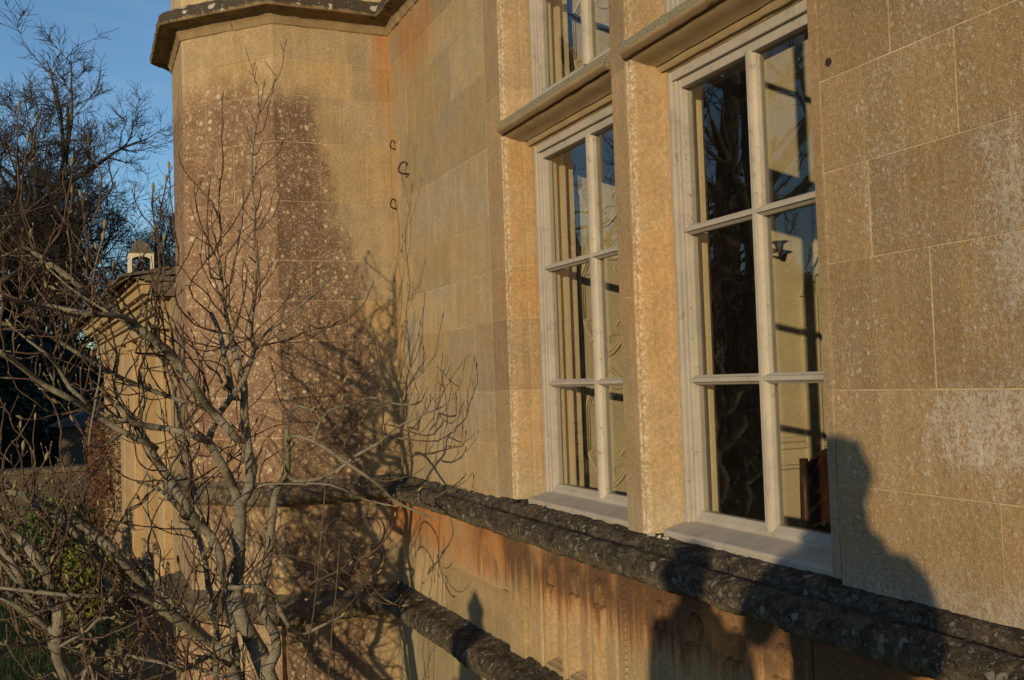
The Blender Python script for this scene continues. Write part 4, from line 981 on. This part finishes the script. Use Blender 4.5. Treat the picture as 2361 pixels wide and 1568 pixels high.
be = MB(); be.tube([(cx, cy, zb_+ht-.35), (cx, cy, zb_+ht-.42), (cx, cy, zb_+ht-.58), (cx, cy, zb_+ht-.66)], [.05, .13, .17, .24], 12); be.tube([(cx, cy, zb_+ht-.36), (cx, cy, zb_+ht+.02)], [.02, .02], 6); be.build('bell', MAT['iron'], cup, smooth=True)

# ================================================================== PLANTS AND WALLS BEHIND
def leafy(name, label, cat, loc, rx, ry, h, n, size, cols, seed, parent_trunk=True, group=None, shape='dome'):
    r = random.Random(seed); o = empty(name, loc); tag(o, label, cat, group); m = MB()
    cl = [(Vector((r.gauss(0, .42)*rx, r.gauss(0, .42)*ry, (.15+.8*r.random())*h)), r.uniform(.18, .34)) for _ in range(26)]
    for i in range(n):
        if shape == 'dome':
            while True:
                v = Vector((r.uniform(-1, 1), r.uniform(-1, 1), r.uniform(0, 1)))
                if v.length < 1 and v.length > .45: break
            k = 1+.28*mnoise.noise(v*2.6+Vector((seed, 0, 0))); p = Vector((v.x*rx*k, v.y*ry*k, .05+v.z*h*k))
        elif shape == 'cone':
            z = r.random()**1.3; a = r.random()*6.283; q = (1-z)**.75*(.55+.45*r.random())*(1+.3*mnoise.noise(Vector((math.cos(a)*2, math.sin(a)*2, z*5+seed)))); p = Vector((math.cos(a)*rx*q, math.sin(a)*ry*q, .1+z*h))
        else:
            p = Vector((r.uniform(-rx, rx), r.uniform(-ry, ry), r.random()**.8*h*(1+.1*mnoise.noise(Vector((i*.01, seed, 0))))))
        a = Vector((r.gauss(0, 1), r.gauss(0, 1), r.gauss(.3, 1))).normalized(); b = a.orthogonal().normalized(); b.rotate(Quaternion(a, r.random()*6.28)); c = a.cross(b); s = size*r.uniform(.6, 1.3)
        nn = len(m.v); P = Vector(loc)+p
        m.v += [tuple(P-b*s), tuple(P+c*s*.38), tuple(P+b*s), tuple(P-c*s*.38)]; m.f.append((nn, nn+1, nn+2, nn+3))
    key = name+' leaves'
    if key not in MAT: MAT[key] = simple(key, cols[0], cols[1], 9, .55, .1)
    m.build('crown', MAT[key], o, fix=False)
    if parent_trunk:
        t = MB()
        for k in range(5):
            a = k*1.3; t.tube([Vector(loc)+Vector((.05*math.cos(a), .05*math.sin(a), -.06)), Vector(loc)+Vector((rx*.2*math.cos(a), ry*.2*math.sin(a), h*.4)), Vector(loc)+Vector((rx*.45*math.cos(a), ry*.45*math.sin(a), h*.75))], [.03, .02, .008], 5)
        t.build('stems', MAT['darkbark'], o)
    return o
p = at(150, 1300, 11.5); leafy('laurel_bush', 'rounded glossy green laurel bush on the lawn beyond the magnolia', 'shrub', (p.x-.1, p.y, 0), .55, .5, .95, 2600, .05, ((0.035, 0.075, 0.012), (0.06, 0.11, 0.02)), 3)
p = at(185, 1420, 9.8); leafy('euonymus_bush', 'small yellow-variegated evergreen bush on the lawn edge', 'shrub', (p.x, p.y, 0), .42, .4, .62, 2600, .035, ((0.16, 0.16, 0.02), (0.09, 0.11, 0.018)), 5)
p = at(275, 1200, 14.5); leafy('beech_hedge', 'brown-leaved clipped hedge against the wing wall', 'hedge', (p.x, p.y+.8, 0), .42, 1.7, 1.75, 9000, .035, ((0.075, 0.038, 0.02), (0.12, 0.065, 0.035)), 6, True, None, 'box')
for k, (px, d, s) in enumerate(((395, 10.2, .34), (300, 10.8, .3))):
    p = at(px, 1440, d); leafy('lavender_clump', ['low grey-green clump at the foot of the wing wall', 'low dark-leaved clump in the bed before the hedge'][k], 'plant', (p.x, p.y, 0), s, s, .4, 700, .03, ((0.05, 0.055, 0.035), (0.08, 0.085, 0.055)), 20+k)
# low garden wall
gw = empty('garden_wall', (-4, 19, 0)); tag(gw, 'low rubble stone garden wall across the far side of the lawn', 'wall')
core_ = MB().box(-9.5, -1.35, 18.85, 19.1, -.1, .88).build('core', MAT['shade'], gw)
for r_ in range(5):
    x = -9.5
    while x < -1.35:
        w = rnd.uniform(.25, .55); x2 = min(x+w, -1.35)
        MB().box(x+.008, x2-.008, 18.80+rnd.uniform(0, .02), 18.86, r_*.175+.006, r_*.175+.17).build('stone', MAT['shade'], gw) if x > -6 else None
        x = x2
MB().box(-9.6, -1.3, 18.74, 19.16, .88, .97).build('coping', MAT['crust2'], gw, bevel=.02)

# dark evergreens, one by one
yews = [(35, 28, 2.4, 6.0, 'broad dark yew tree left of the bare trunks'), (120, 33, 2.6, 5.2, 'dark conical yew behind the garden wall'), (195, 38, 2.4, 5.0, 'smaller dark yew nearest the stable block'), (-70, 26, 2.6, 6.5, 'tall dark yew at the lawn corner')]
for k, (px, d, r_, h, lb) in enumerate(yews):
    p = at(px, 1000, d); leafy('yew_tree', lb, 'tree', (p.x, p.y, 0), r_, r_, h*.78, 6500, .12, ((0.010, 0.018, 0.008), (0.022, 0.032, 0.012)), 40+k, True, 'yews behind the lawn', 'cone')
p = at(240, 960, 24); hs = MB()
shed = empty('lean_to', (p.x, p.y, 0)); tag(shed, 'small grey slate lean-to roof beyond the wing end', 'shed')
sx, sy = p.x-1.0, p.y
MB().box(sx, sx+1.6, sy, sy+3, -.1, 1.5).build('wall', MAT['shade'], shed)
MB().prism([(-.2, 1.45), (1.9, 2.35), (1.9, 1.4)], lambda a, b, h: (sx+a, h, b), sy-.2, sy+3.2).build('roof', simple('blue-grey slate', (0.05, 0.055, 0.065), (0.08, 0.085, 0.10), 4, .6), shed)

# ---- bare trees
def bare_tree(seed, H, tr, nl=9, fine=1.0, spread=1.0, low=.28, tw_r=.008):
    r = random.Random(seed); T = MB(); C = MB()
    def seg(m, p, d, L, r0, r1, k, n, bend, upf):
        pts = [p.copy()]; q = p.copy()
        for i in range(k):
            d = (d+Vector((r.gauss(0, bend), r.gauss(0, bend), upf+r.gauss(0, bend)))).normalized(); q = q+d*(L/k); pts.append(q.copy())
        m.tube(pts, [r0+(r1-r0)*i/k for i in range(k+1)], n, caps=False); return pts, d
    tp_, td = seg(T, Vector((0, 0, -.1)), Vector((0, 0, 1)), H*.86, tr, tr*.12, 12, 10, .07, .03)
    def rec(pts, r0, L, lev):
        if lev == 4: return
        cnt = {1: 8, 2: 7, 3: 6}[lev]; cnt = int(cnt*fine) if lev > 1 else cnt
        for _ in range(cnt):
            t = .25+.75*r.random() if lev < 3 else .1+.9*r.random(); i = min(len(pts)-2, int(t*(len(pts)-1))); p = pts[i].lerp(pts[i+1], r.random()); d = (pts[i+1]-pts[i]).normalized()
            s = Vector((r.gauss(0, 1), r.gauss(0, 1), r.gauss(.1, .7))); s = (s-d*s.dot(d)).normalized(); nd = (d*r.uniform(.5, 1.0)+s*r.uniform(.5, .95)).normalized()
            l2 = L*r.uniform(.32, .58); ra = max(tw_r*.55, r0*.42*(1-.5*t))
            q, _d = seg(C if lev > 1 else T, p, nd, l2, ra, max(tw_r*.4, ra*.35), {1: 6, 2: 5, 3: 3}[lev], {1: 6, 2: 4, 3: 3}[lev], .14, .05 if lev < 3 else .08)
            rec(q, ra, l2, lev+1)
    for k in range(nl):
        t = low+(1-low)*(k+.3*r.random())/nl; i = min(len(tp_)-2, int(t*(len(tp_)-1))); p = tp_[i]; a = k*2.4+r.random()
        d = Vector((math.cos(a)*spread, math.sin(a)*spread, .35+.9*t)).normalized(); L = H*(.46-.26*t)*r.uniform(.85, 1.2); ra = tr*(.5-.32*t)
        q, _d = seg(T, p, d, L, ra, ra*.25, 8, 7, .12, .03); rec(q, ra, L, 1)
    return T.mesh('trunk', MAT['darkbark'], True, fix=False), C.mesh('crown', MAT['farbark'], False, fix=False)
TREES = [bare_tree(5, 15, .42, 13, 1.25, 1.0, .2, .017), bare_tree(8, 13, .26, 15, 1.15, .8, .2, .017), bare_tree(21, 14, .5, 8, .62, 1.25, .16, .014)]
def place_tree(k, x, y, sc, rz, label, group=None):
    o = empty('bare_tree', (x, y, 0), rz); o.scale = (sc, sc, sc); tag(o, label, 'tree', group)
    for nm, me in zip(('trunk', 'crown'), TREES[k]):
        c = bpy.data.objects.new(nm, me); COL.objects.link(c); c.parent = o
    return o
def pt(k, px, d, sc, rz, label, group=None):
    p = at(px, 900, d); place_tree(k, p.x, p.y, sc, rz, label, group)
G_ = 'bare trees behind the lawn'
pt(0, 25, 47, 1.12, .5, 'big spreading bare tree whose crown rises highest above the yews', G_)
pt(1, 125, 50, 1.02, 1.2, 'slim bare tree behind the conical yew', G_)
pt(1, 205, 52, 1.0, 2.9, 'slim bare tree between the yews and the cupola', G_)
pt(1, 295, 56, 1.02, 4.4, 'slender bare tree just behind the bell cupola', G_)
pt(1, 372, 54, 1.0, 5.3, 'slender bare tree showing between cupola and turret', G_)
pt(0, -20, 58, 1.3, 2.2, 'hazy bare tree far behind the spreading one', G_)
pt(0, -25, 50, 1.38, 3.1, 'tallest bare tree at the lawn corner', G_)
pt(1, 160, 62, 1.0, .3, 'thin bare tree deepest in the row', G_)
pt(1, 85, 52, 1.25, 3.9, 'slim bare tree right of the spreading one', G_)
# park trees beside the lawn, seen mirrored in the window panes
place_tree(2, -10.6, 16.2, 1.0, .4, 'old bare oak beside the lawn, mirrored in the taller window', 'park trees beside the lawn')
place_tree(2, -13.5, 22.5, 1.15, 2.7, 'wide bare oak deeper in the park', 'park trees beside the lawn')
place_tree(2, -9.8, 22.5, .8, 4.9, 'bare park tree mirrored in the window next to the turret', 'park trees beside the lawn')
park = [(-14, 21, 'dark yew at the park edge behind the oak'), (-17, 26, 'dark yew deeper in the park'), (-12, 27, 'dark yew closing the view down the lawn'), (-19, 19, 'dark yew farthest to the side of the lawn'), (-9.5, 27, 'dark yew nearest the bare park tree'), (-15.5, 16.5, 'dark yew standing out onto the lawn'), (-15.5, 24, 'dark yew between two others at the park edge'), (-21, 24, 'dark yew behind the outermost one'), (-7, 33, 'dark yew far down the lawn'), (-18.5, 21.5, 'dark yew squeezed between its neighbours'), (-13, 24, 'dark yew just behind the wide oak')]
for k, (x, y, lb) in enumerate(park):
    leafy('park_yew', lb, 'tree', (x, y, 0), 3.2, 3.2, 6.3 if y > 26.5 else 5.0, 4500, .3, ((0.010, 0.018, 0.008), (0.022, 0.032, 0.012)), 60+k, True, 'yews at the park edge', 'dome')

# ================================================================== SMALL THINGS ON THE SILL
sn = empty('snail', (0, 0, 0)); p = onx(1250, 1176, -.01); sn.location = p; tag(sn, 'small round brown snail shell on the crusted sill by the window sill end', 'snail')
m = MB(); pts = []; rr = []
for i in range(26):
    t = i/25; a = t*13; q = .011*(1-t*.85); pts.append(p+Vector((-.004+t*.004, math.cos(a)*q*.62, .010+math.sin(a)*q*.62))); rr.append(.0062*(1-t*.8))
m.tube(pts, rr, 7); m.build('shell', simple('brown shell', (0.07, 0.035, 0.02), (0.12, 0.065, 0.035), 120, .5), sn, smooth=True)
for k, (px, py, l, a) in enumerate(((1221, 1236, .034, .3), (1240, 1238, .012, 1.2), (1254, 1241, .030, -.1))):
    q = onx(px*1.0+280, py-6, .0); q = Vector((.0, q.y, 1.645)); d = Vector((math.sin(a)*.4, -math.cos(a), 0)).normalized(); s = Vector((-d.y, d.x, 0))*.004; z = Vector((0, 0, 1))
    v = [q-d*l/2-s, q-d*l/2+s, q+d*l/2+s*1.4, q+d*l/2-s*.6]; v2 = [w+z*(.005+.002*i) for i, w in enumerate(v)]
    tag(MB().add(v+v2, [(3, 2, 1, 0), (4, 5, 6, 7), (0, 1, 5, 4), (1, 2, 6, 5), (2, 3, 7, 6), (3, 0, 4, 7)]).build('paint_flake', MAT['paint']),
        ['long curled flake of cream paint at the mullion foot', 'tiny crumb of cream paint between two flakes', 'long flat flake of cream paint beside the timber sill'][k], 'paint flake', 'paint flakes at the mullion foot')

# ================================================================== FINIAL POST AND VISITORS (behind and beside the camera; they cast the shadows)
fx, fy, ft = -3.41, 1.145-.0, 1.843
fin = empty('finial_post', (fx, fy, 0)); tag(fin, 'slender stone post with a carved finial at the terrace edge', 'post')
MB().box(fx-.10, fx+.10, fy-.10, fy+.10, -.05, ft-.50).build('post', MAT['plinth'], fin, bevel=.01)
MB().box(fx-.13, fx+.13, fy-.13, fy+.13, ft-.50, ft-.46).build('cap', MAT['plinth'], fin, bevel=.008)
prof = [(.0, .0), (.018, -.01), (.024, -.03), (.035, -.042), (.062, -.075), (.068, -.10), (.055, -.135), (.050, -.15), (.072, -.18), (.078, -.21), (.060, -.25), (.056, -.27), (.075, -.33), (.098, -.42), (.098, -.47)]
MB().strip([[(fx+r_*1.22*math.cos(2*math.pi*k/16), fy+r_*1.22*math.sin(2*math.pi*k/16), ft+z) for k in range(16)] for r_, z in prof], True).build('finial', MAT['plinth'], fin, smooth=True)

def person(label, loc, yaw, hgt, coat, trouser, hair, arm_targets, sw=1.0):
    o = empty('person', loc, yaw); tag(o, label, 'person'); s = hgt/1.75
    J = {'pel': (0, 0, .95), 'wa': (0, 0, 1.08), 'ch': (0, .02, 1.28), 'nk': (0, .01, 1.46), 'hd': (0, .03, 1.60), 'ht': (0, .02, 1.70)}
    rad = {'pel': (.16*sw, .12), 'wa': (.155*sw, .12), 'ch': (.175*sw, .125), 'nk': (.082, .078), 'hd': (.082, .098), 'ht': (.062, .075)}
    E = [('pel', 'wa'), ('wa', 'ch'), ('ch', 'nk'), ('nk', 'hd'), ('hd', 'ht')]
    for sg, nm in ((-1, 'l'), (1, 'r')):
        J['hip'+nm] = (sg*.10, 0, .88); J['kn'+nm] = (sg*.11, .02, .50); J['an'+nm] = (sg*.11, -.01, .10); J['to'+nm] = (sg*.13, .14, .05)
        rad['hip'+nm] = (.10, .10); rad['kn'+nm] = (.062, .066); rad['an'+nm] = (.045, .05); rad['to'+nm] = (.042, .035)
        J['sh'+nm] = (sg*.19*sw, .0, 1.40); rad['sh'+nm] = (.075, .075)
        el, wr = arm_targets[nm]; J['el'+nm] = el; J['wr'+nm] = wr; rad['el'+nm] = (.052, .052); rad['wr'+nm] = (.032, .036)
        v = Vector(wr)+(Vector(wr)-Vector(el)).normalized()*.07; J['ha'+nm] = tuple(v); rad['ha'+nm] = (.038, .022)
        E += [('pel', 'hip'+nm), ('hip'+nm, 'kn'+nm), ('kn'+nm, 'an'+nm), ('an'+nm, 'to'+nm), ('ch', 'sh'+nm), ('sh'+nm, 'el'+nm), ('el'+nm, 'wr'+nm), ('wr'+nm, 'ha'+nm)]
        d = (Vector(J['ha'+nm])-Vector(wr)).normalized(); side = d.cross(Vector((0, 0, 1))).normalized() if abs(d.z) < .95 else Vector((1, 0, 0))
        for k in range(5):
            b_ = Vector(J['ha'+nm])+side*(-.03+.02*k) if k < 4 else Vector(wr)+d*.03+side*.035*sg
            L = (.065, .075, .07, .055, .05)[k]; dd = d if k < 4 else (d+side*.8*sg).normalized()
            f1 = b_+dd*L*.5; f2 = b_+dd*L*.9+Vector((0, 0, -.015)); a1, a2 = 'f%d%s1' % (k, nm), 'f%d%s2' % (k, nm)
            J[a1] = tuple(f1); J[a2] = tuple(f2); rad[a1] = (.0095, .0095); rad[a2] = (.008, .008); E += [('ha'+nm if k < 4 else 'wr'+nm, a1), (a1, a2)]
    names = list(J); me = bpy.data.meshes.new('body'); me.from_pydata([tuple(Vector(J[n])*s) for n in names], [(names.index(a), names.index(b)) for a, b in E], [])
    b = bpy.data.objects.new('body', me); COL.objects.link(b); b.parent = o
    md = b.modifiers.new('skin', 'SKIN'); md.use_smooth_shade = True
    if not me.skin_vertices:
        bm = bmesh.new(); bm.from_mesh(me); bm.verts.layers.skin.verify(); bm.to_mesh(me); bm.free()
    for i, n in enumerate(names):
        me.skin_vertices[0].data[i].radius = (rad[n][0]*s, rad[n][1]*s); me.skin_vertices[0].data[i].use_root = (n == 'pel')
    b.modifiers.new('sub', 'SUBSURF').levels = 2; b.modifiers['sub'].render_levels = 2
    g = NT('dress', .9); tcn = g.N.new('ShaderNodeTexCoord'); sx_ = g.N.new('ShaderNodeSeparateXYZ'); g.L(tcn.outputs['Object'], sx_.inputs[0])
    c = g.mix(g.ss(sx_.outputs[2], .84*s, .845*s), trouser, coat); c = g.mix(g.ss(sx_.outputs[2], 1.475*s, 1.48*s), c, (0.42, 0.26, 0.19)); c = g.mix(g.ss(sx_.outputs[2], .09*s, .085*s), c, (0.02, 0.018, 0.015))
    me.materials.append(g.out(c))
    cl = MB(); cl.tube([(.085*math.cos(2*math.pi*k/16)*s, (.012+.08*math.sin(2*math.pi*k/16))*s, (1.475+.02*math.sin(2*math.pi*k/16))*s) for k in range(17)], [.034*s]*17, 8, caps=False)
    cm = cl.mesh('collar', simple('wool collar', coat, tuple(x*1.3 for x in coat), 30, .95), True); co = bpy.data.objects.new('collar', cm); COL.objects.link(co); co.parent = o
    hm = simple('hair', hair, tuple(x*1.4 for x in hair), 60, .7)
    h = MB(); rows = []
    for i in range(9):
        t = i/8*math.pi*.5; rows.append([(math.sin(t)*.088*math.cos(a)*s, (.012+math.sin(t)*.108*math.sin(a)-(.012 if i > 5 else 0))*s, (1.635+.118*math.cos(t)+(.05 if (math.sin(a) > .3 and i > 5) else 0))*s) for a in [2*math.pi*k/14 for k in range(14)]])
    h.strip(rows, True)
    hb = h.mesh('hair', hm, True); ho = bpy.data.objects.new('hair', hb); COL.objects.link(ho); ho.parent = o
    f = MB(); f.tube([(0, .112*s, 1.635*s), (0, .132*s, 1.605*s), (0, .118*s, 1.59*s)], [.008*s, .014*s, .01*s], 6)
    for sg in (-1, 1):
        f.tube([(sg*.078*s, .03*s, 1.63*s), (sg*.082*s, .025*s, 1.61*s), (sg*.076*s, .035*s, 1.58*s)], [.008*s, .011*s, .007*s], 6)
    fo = f.mesh('face_features', simple('skin', (0.42, 0.26, 0.19), (0.38, 0.23, 0.17), 30, .6), True); fo2 = bpy.data.objects.new('face_features', fo); COL.objects.link(fo2); fo2.parent = o
    return o
ph_ = person('photographer in a dark coat holding the camera out at chin height', (-2.235, -.29, .65), -.45, 1.83, (0.03, 0.03, 0.035), (0.04, 0.045, 0.06), (0.03, 0.02, 0.015),
             {'l': ((-.22, .16, 1.20), (-.02, .30, 1.36)), 'r': ((.22, .16, 1.18), (.12, .32, 1.36))}, .85)
pr_ = person('companion in a brown coat standing on the terrace', (-2.845, -.25, .65), -.75, 1.59, (0.07, 0.045, 0.03), (0.03, 0.03, 0.03), (0.06, 0.04, 0.02),
             {'l': ((-.19, .08, 1.12), (-.08, .22, 1.0)), 'r': ((.19, .08, 1.12), (.08, .22, 1.0))}, .92)
